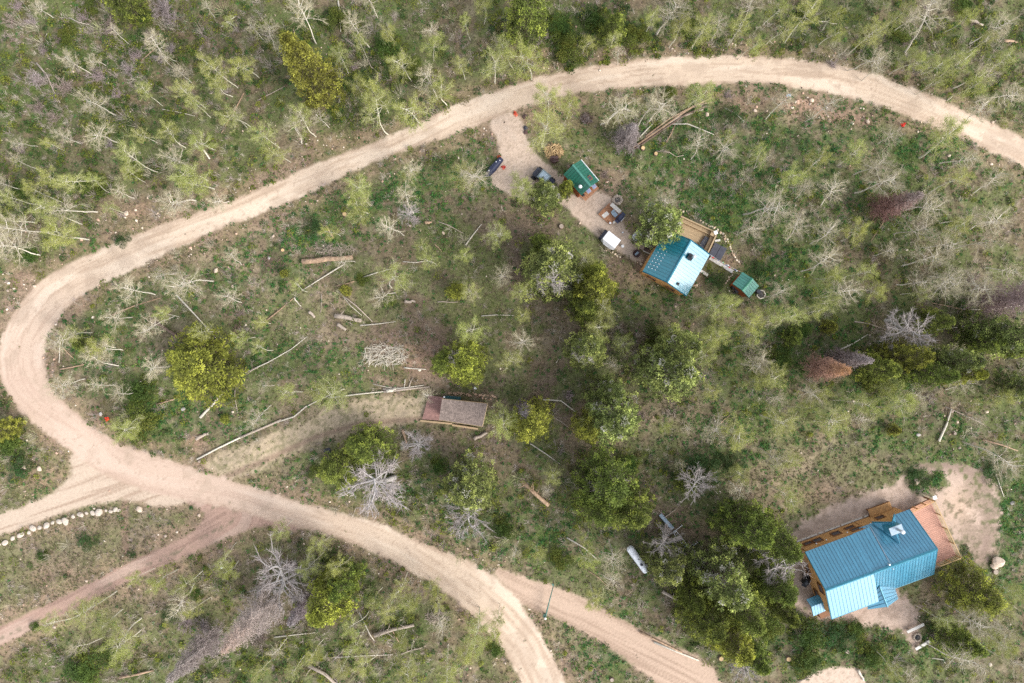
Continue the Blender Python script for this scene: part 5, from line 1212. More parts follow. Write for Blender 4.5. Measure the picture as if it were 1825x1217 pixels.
# chimney chase and pipe
cs, cw, _ = toF(Q(1597.5, 944.2, 5.3))
ch = MB(); F.box(ch, cs - .72, cs + .72, cw - .42, cw + .42, 3.6, 5.28); chb = ch.build('chimney', MAT['blue_trim'], H)
ch = MB(); F.box(ch, cs - .78, cs + .78, cw - .46, cw + .46, 5.283, 5.34); ch.build('chimney_cap', MAT['greymetal'], chb)
pp = F(cs + .22, cw + .08, 5.34)
MB().lathe(pp, [(.15, 0), (.15, .75), (.23, .76), (.23, .98), (.06, 1.05)], 16).build('chimney_pipe', MAT['white'], chb, True)
vp = toF(Q(1584, 1004.8, 5.9)); vv = F(vp[0], vp[1] + .05, 5.6)
MB().lathe(vv, [(.07, 0), (.07, .4), (.10, .41), (.10, .5)], 10).build('vent_pipe', MAT['silver'], H, True)
MB().lathe(F(8.25, .45, 5.3), [(.05, 0), (.05, .35)], 8).build('vent_pipe', MAT['silver'], H, True)
# windows, sills, ledge along the rear wall
for s, z, ws, hz in ((1.25, 1.35, .85, .75), (2.45, 1.45, .95, .95), (4.85, 1.45, .95, .95), (6.75, 1.2, 1.05, .55), (7.05, 2.25, 1.1, .6), (10.6, 1.5, .9, .8)):
    window(H, F, s, -3.80, z, ws, hz)
for w_, z in ((-1.2, 1.5), (2.2, 1.5), (0.6, 3.7)):
    window(H, F, .26, w_, z, 1.0, 1.0, 'w', out=-1)
for a, b in ((.4, 3.1), (3.3, 3.9), (4.1, 6.1), (6.3, 9.1), (9.3, 9.9)):
    ff = MB(); F.box(ff, a, b, -4.20, -4.05, -.2, .14); ff.build('foundation_ledge', MAT['offwhite'], H)
for s in (1.9, 3.2, 5.9, 8.9):
    MB().lathe(F(s, -4.0, 2.2), [(.07, 0), (.09, .12), (.05, .2)], 8).build('wall_lamp', MAT['white'], H, True)
# side porch (lower roof in front, slightly turned)
pr_r, pr_f = Q(1567.3, 1044.5, 3.75), Q(1581.7, 1081.5, 3.55)
ra, rb = Q(1594, 1045.5, 2.75), Q(1601.2, 1067.2, 2.6)
la, lb_ = Q(1545.5, 1073, 2.75), Q(1546.6, 1086.2, 2.6)
roof_plane(H, ra, rb, pr_f, pr_r, 5, blue, bt)
roof_plane(H, la, lb_, pr_f, pr_r, 5, blue, bt)
MB().tube([pr_r + Vector((0, 0, .05)), pr_f + Vector((0, 0, .05))], .08, 6).build('ridge_cap', bt, H)
for c in (rb, lb_, pr_f):
    q_ = c.lerp(pr_r, .12); MB().tube([(q_.x, q_.y, -.1), (q_.x, q_.y, 2.55)], .09, 8).build('porch_post', MAT['cedar'], H)
# small shed roof at the left gable
sa, sb_ = Q(1446, 1081.5, 2.5), Q(1475, 1070.5, 2.5)
roof_plane(H, Q(1437, 1068, 2.05), Q(1460, 1059, 2.05), sb_, sa, 6, blue, bt)
roof_plane(H, Q(1449.6, 1098, 1.95), Q(1477, 1086, 1.95), sb_, sa, 6, blue, bt)
pts = [Q(1441, 1071, 0), Q(1462, 1063, 0), Q(1471, 1084, 0), Q(1451, 1092, 0)]
MB().prism([(p.x, p.y) for p in pts], -.1, 1.9).build('entry_wall', MAT['cedar_trim'], H)
# deck with rails: planks are the deck's own pieces
DK = empty('timber_deck', (0, 0, 0), 0, 'salmon-coloured deck with post railing on the end of the big blue-roofed house', 'deck')
zc = 1.1
d0, d1, d2, d3 = Q(1609, 913.5, zc), Q(1656.7, 889.5, zc), Q(1704, 990, zc), Q(1662, 1006, zc)
nbd = 34
for i in range(nbd):
    a, b = d0.lerp(d3, (i + .04) / nbd), d1.lerp(d2, (i + .04) / nbd); a2, b2 = d0.lerp(d3, (i + .96) / nbd), d1.lerp(d2, (i + .96) / nbd)
    MB().slab([a, b, b2, a2], .04).build('plank', MAT['salmon'], DK)
MB().slab([p - Vector((0, 0, .06)) for p in (d0, d1, d2, d3)], .18).build('deck_frame', MAT['cedar_trim'], DK)
def railing(parent, a, b, n, hh=1.0, m=MAT['cut'], rails=(1.0, .55, .2), r=.035):
    for i in range(n + 1):
        p = a.lerp(b, i / n); MB().box(p + Vector((0, 0, hh / 2 - .15)), (.11, .11, hh + .3), math.atan2((b - a).y, (b - a).x)).build('post', m, parent)
    for z in rails:
        c = a.lerp(b, .5) + Vector((0, 0, z * hh)); MB().box(c, ((b - a).length + .12, .12 if z == rails[0] else .05, .05), math.atan2((b - a).y, (b - a).x)).build('rail', m, parent)
rail_m = mat('yellow_pine_rail', (.46, .31, .14), .7, ns=5, rand=.08)
railing(DK, d1, d2, 4, m=rail_m); railing(DK, d0 + (d1 - d0) * .1, d1, 3, m=MAT['cedar']); railing(DK, d3 + (d2 - d3) * .12, d2, 2, m=rail_m)
for c in (d1, d2, d3):
    MB().box((c.x, c.y, .4), (.16, .16, 1.3)).build('support_post', MAT['cedar_trim'], DK)
# rear porch platform
PL = empty('rear_porch', (0, 0, 0), 0, 'narrow orange wooden porch behind the big blue-roofed house', 'porch')
boards(PL, F, 9.9, 12.8, -4.98, -4.02, .55, .16, MAT['cedar'], 's')
for s in (9.95, 12.75):
    for w_ in (-4.85, -4.1):
        MB().box(F(s, w_, .25), (.12, .12, .5), F.ang).build('post', MAT['cedar_trim'], PL)
ff = MB(); F.box(ff, 9.9, 12.8, -5.0, -4.985, .33, .53); ff.build('rim_joist', MAT['cedar_trim'], PL)

def lamp_board(px, py, h, label):
    p = P(px, py, h); e = empty('white_sign_board', (p.x, p.y, 0), 0, label, 'sign board')
    MB().lathe((0, 0, -.2), [(.05, 0), (.05, h + .2)], 8).build('post', MAT['oldwood'], e)
    MB().box((0, 0, h + .05), (.42, .42, .08), random.uniform(.1, .5)).build('panel', MAT['white'], e)
lamp_board(1665.5, 886.5, 2.3, 'square white board on a post at the corner of the salmon deck')
lamp_board(1275.5, 414.5, 2.0, 'square white board on a post at the corner of the teal cabin deck')
lamp_board(395.5, 1009.5, 1.2, 'square white board on a post among aspens below the road fork')

def covered_grill(px, py, rz, label, m='black', sz=(1.3, .65, 1.0)):
    p = P(px, py, .8); e = empty('barbecue_grill', (p.x, p.y, gz(px, py)), rz, label, 'barbecue')
    L, W_, Hh = sz
    MB().slab([(-L * .28, -W_ / 2, Hh), (L * .28, -W_ / 2, Hh), (L * .28, W_ / 2, Hh), (-L * .28, W_ / 2, Hh)], .45).build('firebox', MAT[m], e, bevel=.05)
    mb = MB()
    for i in range(6):
        a = math.pi * i / 5; 
    mb.tube([(-L * .27, 0, Hh), (L * .27, 0, Hh)], W_ * .48, 14); mb.build('lid', MAT[m], e, True)
    for s_ in (-1, 1):
        MB().box((s_ * L * .40, 0, Hh - .04), (L * .2, W_ * .8, .04)).build('side_shelf', MAT[m], e)
        for t in (-1, 1): MB().tube([(s_ * L * .25, t * W_ * .38, 0), (s_ * L * .25, t * W_ * .38, Hh - .44)], .03, 6).build('leg', MAT[m], e)
    MB().tube([(-L * .2, -W_ * .56, Hh + .05), (L * .2, -W_ * .56, Hh + .05)], .025, 6).build('handle', MAT['silver'], e)
covered_grill(1421.5, 984, 1.1, 'black barbecue beside the left wall of the big house, under the fir')
covered_grill(1436, 1034, 1.15, 'black barbecue near the small entry roof of the big house', sz=(1.6, .8, 1.0))
covered_grill(1105, 388.5, .85, 'long black barbecue on the edge of the small square platform', 'navy', (1.5, .65, 1.0))

# ---------------------------------------------------------------- the teal-roofed cabin
F2 = Frame(260.6 + CX, -100.3 + CY, math.atan2(70.1, 39.4))
H2 = empty('teal_cabin', (0, 0, 0), 0, 'orange log cabin with a teal ribbed metal roof and a rusty stove pipe', 'cabin')
LN = 5.63
# F2: s runs up the ridge, w to the right-hand side
body(H2, F2, .25, LN - .25, -2.7, 2.85, 2.65, 4.5, 0, MAT['cedar_d'])
siding(H2, F2, .25, .25, -2.72, 2.87, 0, 2.5, MAT['cedar'], gable=(.49, 4.5))
siding(H2, F2, .2, LN - .2, -2.76, -2.76, 0, 2.5, MAT['cedar'])
roof_plane(H2, F2(0, -2.93, 3.25), F2(LN, -2.93, 3.25), F2(LN, 0, 4.8), F2(0, 0, 4.8), 14, MAT['teal'], MAT['teal_trim'], rib=.035)
roof_plane(H2, F2(0, 3.12, 3.25), F2(LN, 3.12, 3.25), F2(LN, .01, 4.8), F2(0, .01, 4.8), 14, MAT['teal_right'], MAT['teal_trim'], rib=.035)
MB().slab([F2(-.03, -.15, 4.76), F2(LN + .03, -.15, 4.76), F2(LN + .03, .01, 4.88), F2(-.03, .01, 4.88)], .03).slab([F2(-.03, .01, 4.88), F2(LN + .03, .01, 4.88), F2(LN + .03, .17, 4.76), F2(-.03, .17, 4.76)], .03).build('ridge_cap', MAT['teal_trim'], H2)
for s in (-.04, LN + .04):
    for w_ in (-2.93, 3.12): MB().tube([F2(s, w_, 3.25), F2(s, 0, 4.82)], .07, 4).build('rake_trim', MAT['teal_trim'], H2)
window(H2, F2, .25, -1.3, 1.5, .9, .9, 'w', out=-1); window(H2, F2, .25, 1.3, 1.5, .9, .9, 'w', out=-1)
def toF2(p): d = p - F2.o; return (d.dot(F2.u), d.dot(F2.v), p.z)
for i_ in range(7):
    for j_ in range(3):
        s2, w2 = .7 + i_ * .42, -2.62 + j_ * .40 + i_ * .02; zz2 = 3.25 + (w2 + 2.93) / 2.93 * 1.55
        ch = MB(); F2.box(ch, s2, s2 + .05, w2, w2 + .12, zz2 - .02, zz2 + .07); ch.build('snow_guard', MAT['white'], H2)
cs, cw, _ = toF2(Q(1231, 457.5, 4.7))
ch = MB(); F2.box(ch, cs - .35, cs + .35, cw - .3, cw + .3, 4.0, 4.75); cb = ch.build('chimney_boot', MAT['black'], H2)
MB().lathe(F2(cs, cw + .15, 4.9), [(.13, 0), (.13, .9), (.2, .92), (.2, 1.1), (.05, 1.2)], 14).build('stove_pipe', MAT['silver'], cb, True)
sp_, wp_, _ = toF2(Q(1208, 506, 4.1)); ch = MB(); F2.box(ch, sp_ - .14, sp_ + .14, wp_ - .14, wp_ + .14, 3.6, 4.35); ch.build('vent', MAT['black'], H2)
# deck, benches
D2 = empty('cabin_deck', (0, 0, 0), 0, 'tan wooden deck with built-in benches behind the teal-roofed cabin', 'deck')
e0, e1, e2, e3 = Q(1211, 388, .7), Q(1274.5, 417, .7), Q(1258, 452, .7), Q(1193, 422, .7)
nb2 = 24
for i in range(nb2):
    a, b = e0.lerp(e3, (i + .05) / nb2), e1.lerp(e2, (i + .05) / nb2); a2, b2 = e0.lerp(e3, (i + .95) / nb2), e1.lerp(e2, (i + .95) / nb2)
    MB().slab([a, b, b2, a2], .04).build('plank', MAT['plank'], D2)
MB().slab([p - Vector((0, 0, .06)) for p in (e0, e1, e2, e3)], .2).build('deck_frame', MAT['oldwood'], D2)
def bench(parent, a, b, inward, seat_z=1.15, back_z=1.6):
    n = 3
    for k in range(n):
        off = inward * (.14 + .14 * k); c = a.lerp(b, .5) + off; c.z = seat_z
        MB().box(c, ((b - a).length, .12, .05), math.atan2((b - a).y, (b - a).x)).build('bench_slat', MAT['plank'], parent)
    c = a.lerp(b, .5); c.z = back_z; MB().box(c, ((b - a).length + .1, .16, .05), math.atan2((b - a).y, (b - a).x)).build('bench_rail', MAT['plank'], parent)
    c = a.lerp(b, .5) + inward * .03; c.z = back_z - .28; MB().box(c, ((b - a).length, .04, .45), math.atan2((b - a).y, (b - a).x)).build('bench_back', MAT['plank'], parent)
    c = a.lerp(b, .5) + inward * .46; c.z = (seat_z + .7) / 2; MB().box(c, ((b - a).length, .04, seat_z - .72), math.atan2((b - a).y, (b - a).x)).build('bench_skirt', MAT['plank'], parent)
inw = (e3 - e0).normalized(); bench(D2, e0, e1, inw); inw2 = (e0 - e1).normalized(); bench(D2, e1 + (e2 - e1) * .14, e2, inw2)
MB().box(e1 + inw * .25 + inw2 * .3 + Vector((0, 0, .55)), (.75, .62, .5), math.atan2((e1 - e0).y, (e1 - e0).x)).build('corner_box', MAT['plank'], D2)
p = Q(1254.5, 431.5, .9)
CVR = empty('lounge_chair', (p.x, p.y, .7), math.radians(55), 'dark grey covered lounge chair on the teal cabin deck', 'chair')
MB().box((0, 0, .25), (1.5, .62, .10)).build('seat', MAT['charcoal'], CVR, bevel=.04); MB().box((-.55, 0, .42), (.5, .62, .10), ry=.6).build('backrest', MAT['charcoal'], CVR, bevel=.04)
for a in (-.6, .6):
    for b in (-.25, .25): MB().box((a, b, .1), (.06, .06, .2)).build('leg', MAT['black'], CVR)
SPA = empty('hot_tub', tuple(Q(1277.5, 448.5, .5))[:2] + (0,), math.radians(-28), 'square hot tub with a charcoal cover beside the teal cabin deck', 'hot tub')
MB().box((0, 0, .37), (1.62, 1.62, .80)).build('shell', MAT['cedar_trim'], SPA, bevel=.12)
MB().box((-.42, 0, .84), (.84, 1.7, .10)).build('cover', MAT['charcoal'], SPA, bevel=.05); MB().box((.44, 0, .84), (.84, 1.7, .10)).build('cover', MAT['charcoal'], SPA, bevel=.05)
def walkway(name, a, b, wd, m, label, cat, h=.25, n=None):
    A_, B_ = P(*a, h), P(*b, h); e = empty(name, (A_.x, A_.y, 0), math.atan2((B_ - A_).y, (B_ - A_).x), label, cat); L = (B_ - A_).length
    n = n or max(2, int(L / .45))
    for i in range(n): MB().box((L * (i + .5) / n, 0, h - .03), (L / n - .015, wd, .06)).build('plank', MAT[m], e)
    for s_ in (-1, 1): MB().box((L / 2, s_ * wd * .45, h - .16), (L, .06, .18)).build('joist', MAT[m], e)
walkway('boardwalk', (1265, 459), (1306, 484), .42, 'offwhite', 'pale boardwalk from the teal cabin towards the outhouse', 'boardwalk')
walkway('boardwalk', (1249, 482), (1262, 491), .34, 'offwhite', 'short pale timber kerb off the right side of the teal cabin', 'boardwalk')
walkway('boardwalk', (1274, 429), (1284, 427.5), .22, 'offwhite', 'short white plank beside the teal cabin deck', 'boardwalk')
# prayer flags on a line
a, b = Q(1265, 453, 2.3), Q(1324.5, 486.5, 2.0)
FL = empty('flag_string', tuple(a), 0, 'string of small coloured flags from the teal cabin to the outhouse', 'flag string')
pts = [(a.lerp(b, t) - a + Vector((0, 0, -.5 * 4 * t * (1 - t)))) for t in [i / 12 for i in range(13)]]
MB().tube(pts, .012, 4).build('cord', MAT['white'], FL)
fk = ['flag_b', 'flag_w', 'flag_r', 'flag_g', 'flag_y']
for i in range(19):
    t = (i + .6) / 19.6; c = a.lerp(b, t) - a + Vector((0, 0, -.5 * 4 * t * (1 - t))); d = (b - a).normalized(); nn = Vector((-d.y, d.x, 0)) * random.uniform(-.16, .2)
    MB().slab([c - d * .10, c + d * .10, c + d * .10 + nn + Vector((0, 0, -.18)), c - d * .10 + nn + Vector((0, 0, -.18))], .01).build('flag', MAT[fk[i % 5]], FL)
for c, l in ((a, 'a'), (b, 'b')):
    MB().tube([(c.x - a.x, c.y - a.y, -a.z), (c.x - a.x, c.y - a.y, c.z - a.z + .05)], .035, 6).build('post', MAT['oldwood'], FL)
# patio, steps, retaining wall, white basin, fire bowl on the left side
pp_ = [P(x, y) for x, y in ((1126, 431), (1131, 424.5), (1140, 430), (1150, 437), (1146, 446), (1137, 441.5))]
tag(MB().slab([(p.x, p.y, .10) for p in pp_], .25).build('patio_slab', MAT['concrete']), 'tan concrete patio at the steps of the teal cabin', 'patio')
ST = empty('timber_steps', tuple(P(1149, 441.5)), math.radians(-27), 'two dark brown wooden steps up to the teal cabin', 'steps')
for i in range(3): MB().box((.25 + .42 * i, 0, .16 + .17 * i), (.42, .8, .10)).build('step', MAT['brownmetal'] if i < 1 else MAT['darklog'], ST)
for s_ in (-1, 1): MB().box((.7, s_ * .48, .45), (1.5, .09, .12), ry=-.25).build('handrail', MAT['offwhite'], ST)
cv = [(1131, 423), (1134, 427.5), (1139, 432), (1146, 436), (1153, 439), (1161, 442)]
wl_ = MB()
for i in range(len(cv) - 1):
    A_, B_ = P(*cv[i]), P(*cv[i + 1]); c = A_.lerp(B_, .5); wl_.box((c.x, c.y, .28 + .004 * i), ((B_ - A_).length + .06, .2, .56), math.atan2((B_ - A_).y, (B_ - A_).x))
tag(wl_.build('retaining_wall', MAT['offwhite']), 'curved pale retaining wall beside the teal cabin patio', 'wall')
p = P(1135.5, 420, .3); BS = empty('stone_basin', (p.x, p.y, 0), .9, 'pale lavender-grey boulder-like basin at the top of the patio', 'basin')
MB().lathe((0, 0, 0), [(.5, 0), (.62, .2), (.6, .42), (.5, .46), (.42, .34), (.1, .3)], 14).build('bowl', MAT['tankwhite'], BS, True); BS.scale = (1.3, .8, 1)
def fire_bowl(px, py, r, label):
    p = P(px, py); e = empty('fire_bowl', (p.x, p.y, gz(px, py)), .6, label, 'fire bowl')
    MB().lathe((0, 0, .22), [(r * .3, 0), (r * .9, .12), (r, .3), (r * .94, .3), (r * .82, .14), (r * .1, .06)], 14).build('bowl', MAT['brownmetal'], e, True)
    MB().box((0, 0, .56), (r * 1.0, r * .5, .05), .1).build('grate', MAT['greymetal'], e)
    for k in range(3): t = k * 2.09; MB().tube([(r * .7 * math.cos(t), r * .7 * math.sin(t), 0), (r * .5 * math.cos(t), r * .5 * math.sin(t), .3)], .03, 5).build('leg', MAT['brownmetal'], e)
fire_bowl(1133.5, 452.5, .5, 'rusty brown fire bowl with a grate left of the teal cabin'); 
# outhouse
F3 = Frame(1323.3, 517.2, math.atan2(21.1, 18.0))
O3 = empty('outhouse', (0, 0, 0), 0, 'little outhouse with a faded green ribbed roof and dark sides', 'outhouse')
L3 = 1.9
F3 = Frame((1323 - CX) * .968 + CX, (517.6 - CY) * .968 + CY, math.atan2(21.1, 18.0)); 
body(O3, F3, .12, L3 - .05, -1.1, 1.1, 2.0, 2.6, 0, MAT['cedar_d'])
roof_plane(O3, F3(0, -1.32, 2.15), F3(L3, -1.32, 2.15), F3(L3, 0, 2.72), F3(0, 0, 2.72), 6, MAT['green2'], MAT['green_trim'], rib=.03, ribw=.04)
roof_plane(O3, F3(0, 1.32, 2.15), F3(L3, 1.32, 2.15), F3(L3, .01, 2.72), F3(0, .01, 2.72), 6, MAT['green2'], MAT['green_trim'], rib=.03, ribw=.04)
MB().slab([F3(-.02, -.16, 2.70), F3(L3 + .02, -.16, 2.70), F3(L3 + .02, .01, 2.78), F3(-.02, .01, 2.78)], .02).slab([F3(-.02, .01, 2.78), F3(L3 + .02, .01, 2.78), F3(L3 + .02, .18, 2.70), F3(-.02, .18, 2.70)], .02).build('ridge_cap', MAT['green_trim'], O3)
def barrel(px, py, label):
    p = P(px, py); e = empty('barrel', (p.x, p.y, gz(px, py)), 0, label, 'barrel')
    MB().lathe((0, 0, 0), [(.28, 0), (.30, .3), (.31, .45), (.30, .6), (.28, .88)], 16).build('shell', MAT['black'], e, True); MB().lathe((0, 0, .882), [(.26, 0), (.24, .03)], 16).build('lid', MAT['charcoal'], e)
barrel(1305, 512, 'black barrel at the left side of the outhouse'); barrel(1310, 519, 'black barrel at the lower left corner of the outhouse'); barrel(1348, 520, 'black barrel at the right side of the outhouse')
RG = empty('fire_ring', tuple(P(1356, 524.5)), 0, 'ring of bleached logs round a fire pit beside the outhouse', 'fire ring')
RG.location.z = gz(1356, 524)
for k in range(7):
    t0, t1 = 2 * math.pi * k / 7, 2 * math.pi * (k + 1) / 7; r = .55
    MB().tube([(r * math.cos(t0), r * math.sin(t0), .09), (r * math.cos(t1) * .98, r * math.sin(t1) * .98, .09 + .01 * (k % 2))], .075, 6).build('log', MAT['white_wood'], RG)
MB().lathe((0, 0, 0), [(.42, .0), (.4, .04)], 12).build('ash_bed', MAT['ash'], RG)

# ---------------------------------------------------------------- the green-roofed cabin
k_ = 1 - 3.7 / CAM_H
F4 = Frame((1020.8 - CX) * k_ + CX, (293.8 - CY) * k_ + CY, -math.atan2(38.2, 32))
H4 = empty('green_cabin', (0, 0, 0), 0, 'small red-stained cabin with a green ribbed roof, white vent cap and solar panels', 'cabin')
L4 = math.hypot(38.2, 32) * M * k_
def toF4(p): d = p - F4.o; return (d.dot(F4.u), d.dot(F4.v), p.z)
wl4 = (toF4(Q(1003.7, 311, 2.6))[1] + toF4(Q(1034.9, 346, 2.6))[1]) / 2; wr4 = (toF4(Q(1036.4, 286.8, 2.6))[1] + toF4(Q(1066.9, 321, 2.6))[1]) / 2
body(H4, F4, .2, L4 - .3, min(wl4, wr4) + .18, max(wl4, wr4) - .18, 2.45, 3.45, 0, MAT['cedar_d'])
siding(H4, F4, .2, L4 - .3, max(wl4, wr4) - .16, max(wl4, wr4) - .16, 0, 2.35, MAT['cedar_d'])
roof_plane(H4, F4(0, wl4, 2.6), F4(L4, wl4, 2.6), F4(L4, .01, 3.7), F4(0, .01, 3.7), 9, MAT['green'], MAT['green_trim'], rib=.03)
roof_plane(H4, F4(0, wr4, 2.6), F4(L4, wr4, 2.6), F4(L4, -.01, 3.7), F4(0, -.01, 3.7), 9, MAT['green'], MAT['green_trim'], rib=.03)
MB().slab([F4(-.02, -.12, 3.68), F4(L4 + .02, -.12, 3.68), F4(L4 + .02, 0, 3.77), F4(-.02, 0, 3.77)], .02).slab([F4(-.02, 0, 3.77), F4(L4 + .02, 0, 3.77), F4(L4 + .02, .12, 3.68), F4(-.02, .12, 3.68)], .02).build('ridge_cap', MAT['green2'], H4)
MB().tube([F4(0, wr4 * 1.02, 2.6), F4(L4, wr4 * 1.02, 2.6)], .05, 5).build('gutter', MAT['white'], H4)
v = Q(1034, 332.8, 3.2); MB().lathe((v.x, v.y, 3.05), [(.1, 0), (.1, .25), (.24, .27), (.2, .42), (.05, .5)], 14).build('vent_cap', MAT['white'], H4, True)
s_, w_, _ = toF4(Q(1051.3, 317.3, 3.2)); zz = 3.7 - 1.1 * abs(w_ / wr4)
ch = MB(); F4.box(ch, s_ - .28, s_ + .28, w_ - .24, w_ + .24, zz - .2, zz + .16); ch.build('skylight', MAT['cedar_trim'], H4); ch = MB(); F4.box(ch, s_ - .2, s_ + .2, w_ - .16, w_ + .16, zz + .163, zz + .175); ch.build('pane', MAT['glass'], H4)
for (x, y) in ((1048.5, 339.2), (1058.3, 331.4)):
    c = Q(x, y, 2.0); e = empty('solar_panel', tuple(c), F4.ang, 'blue solar panel on the porch of the green-roofed cabin, ' + ('nearer the lower left corner' if x < 1050 else 'nearer the right eave'), 'solar panel', 'two blue solar panels on the green cabin')
    MB().box((0, 0, 0), (.62, .52, .05), ry=.35).build('frame', MAT['greymetal'], e); MB().box((0.005, 0, .035), (.55, .45, .02), ry=.35).build('cells', MAT['solar'], e)
    MB().box((-.1, 0, -.85), (.06, .06, 1.6)).build('bracket', MAT['oldwood'], e)
g0, g1, g2, g3 = Q(1030, 346, .35), Q(1043.5, 358.2, .35), Q(1068, 335, .35), Q(1057, 324, .35)
DG_ = empty('cabin_porch', (0, 0, 0), 0, 'warm brown plank porch at the front of the green-roofed cabin', 'porch')
for i in range(15):
    a, b = g0.lerp(g3, (i + .08) / 15), g1.lerp(g2, (i + .08) / 15); a2, b2 = g0.lerp(g3, (i + .88) / 15), g1.lerp(g2, (i + .88) / 15)
    MB().slab([a, b, b2, a2], .05).build('plank', MAT['redwood'], DG_)
p = Q(1039.5, 347.5, .6); tag(MB().lathe((p.x, p.y, .36), [(.14, 0), (.18, .3), (.15, .32)], 12).build('plant_pot', MAT['black'], smooth=True), 'small dark pot on the porch of the green-roofed cabin', 'pot')
# platform with bench, chair, rug, grill
PLT = empty('wooden_platform', (0, 0, 0), 0, 'square slatted timber platform between the two upper cabins', 'platform')
h0, h1, h2, h3 = Q(1066, 381.4, .3), Q(1086, 361.5, .3), Q(1109.5, 381, .3), Q(1087, 400, .3)
for i in range(20):
    a, b = h0.lerp(h1, (i + .08) / 20), h3.lerp(h2, (i + .08) / 20); a2, b2 = h0.lerp(h1, (i + .86) / 20), h3.lerp(h2, (i + .86) / 20)
    MB().slab([a, b, b2, a2], .05).build('plank', MAT['redwood'], PLT)
MB().slab([q_ - Vector((0, 0, .07)) for q_ in (h0, h1, h2, h3)], .12).build('frame', MAT['cedar_trim'], PLT)
def flatthing(name, cpx, cpy, L, W_, h, rz, m, label, cat, z0=.3):
    p = Q(cpx, cpy, z0); o = MB().box((0, 0, h / 2), (L, W_, h)).build(name, MAT[m], bevel=min(.03, h * .3)); o.location = (p.x, p.y, z0 + .003); o.rotation_euler = (0, 0, rz); return tag(o, label, cat)
BN = empty('wooden_bench', tuple(Q(1096.5, 372, .3)), math.radians(-42), 'pale slatted bench along the edge of the square platform', 'bench')
for k in range(4): MB().box((0, -.18 + .12 * k, .43), (1.55, .10, .05)).build('slat', MAT['offwhite'], BN)
for a in (-.65, .65): MB().box((a, 0, .2), (.08, .4, .4)).build('leg', MAT['offwhite'], BN)
rug = flatthing('rug', 1079, 382.6, .85, .50, .015, math.radians(38), 'offwhite', 'small cream rug with grey pattern on the square platform', 'rug')
p = Q(1095.5, 382.4, .5); CH = empty('lounge_chair', (p.x, p.y, .3), math.radians(-45), 'light grey chair beside the black barbecue on the platform', 'chair')
MB().box((0, 0, .4), (.62, .55, .06)).build('seat', MAT['greymetal'], CH, bevel=.02); MB().box((-.38, 0, .62), (.1, .55, .55), ry=-.5).build('backrest', MAT['greymetal'], CH, bevel=.02)
for a in (-.25, .25):
    for b in (-.22, .22): MB().box((a, b, .19), (.05, .05, .38)).build('leg', MAT['greymetal'], CH)
p = Q(1087, 397.8, .3); tag(MB().lathe((p.x, p.y, .305), [(.10, 0), (.13, .25), (.10, .26)], 12).build('bucket', MAT['white'], smooth=True), 'small white bucket at the lower corner of the square platform', 'bucket')
flatthing('side_table', 1093.5, 397, .34, .24, .5, .8, 'offwhite', 'small pale side table next to the black barbecue', 'table', .0)
p = P(1109, 430 - 14.5); 
o = MB().lathe((0, 0, 0), [(.10, 0), (.12, .2), (.05, .25)], 10).build('bucket', MAT['white'], smooth=True); p = P(1109.5, 414.5); o.location = p; tag(o, 'small white bucket on the gravel between the platform and the cart', 'bucket')
# fire pit mound and rocks near the platform
p = P(1100, 356.5); e = empty('stone_fire_pit', (p.x, p.y, .0), 0, 'round grey-purple stone fire pit above the square platform', 'fire pit')
for k in range(11):
    t = k / 11 * 6.283; r_ = .17 + .05 * (k % 3 == 0)
    o = MB().lathe((0, 0, 0), [(r_ * .9, 0), (r_ * 1.1, .12), (r_ * .8, .25), (r_ * .3, .3)], 7).build('stone', MAT['oldwood'], e, True); o.location = (.52 * math.cos(t), .50 * math.sin(t), .0); o.rotation_euler = (0, 0, t * 3)
MB().lathe((0, 0, 0), [(.42, .04), (.38, .08)], 12).build('ash_bed', MAT['ash'], e)

# white cart
WC = empty('covered_cart', tuple(P(1089.5, 427.5, 1.0))[:2] + (0,), math.radians(-38), 'small utility cart under a white fabric cover, dark wheels showing', 'cart')
mb = MB()
vs = [(-.95, -.62, 1.45), (.95, -.62, 1.45), (.95, .62, 1.45), (-.95, .62, 1.45), (-1.0, -.72, .35), (1.0, -.72, .35), (1.0, .70, .35), (-1.0, .70, .35), (-.45, -1.0, .75), (.45, -1.0, .75)]
mb.add(vs, [(0, 1, 2, 3), (1, 5, 6, 2), (2, 6, 7, 3), (3, 7, 4, 0), (4, 8, 0), (8, 9, 1, 0), (9, 5, 1), (4, 5, 9, 8), (7, 6, 5, 4)]).build('cover', MAT['white'], WC, bevel=.05)
for a in (-1.12, .75):
    for b in (-.6, .58): MB().tube([(a, b - .1, .3), (a, b + .1, .3)], .3, 14).build('wheel', MAT['rubber'], WC, True)
MB().box((-1.12, 0, .42), (.55, 1.15, .4)).build('hood', MAT['charcoal'], WC, bevel=.06)
MB().tube([(-1.3, 0, .4), (-2.0, .15, .25)], .04, 6).build('tow_bar', MAT['brownmetal'], WC)
p = P(1109.5, 438.5, .3); tag(MB().lathe((p.x, p.y, 0), [(.16, 0), (.2, .35), (.1, .42)], 12).build('gas_bottle', MAT['white'], smooth=True), 'round white gas bottle behind the white cart', 'gas bottle')

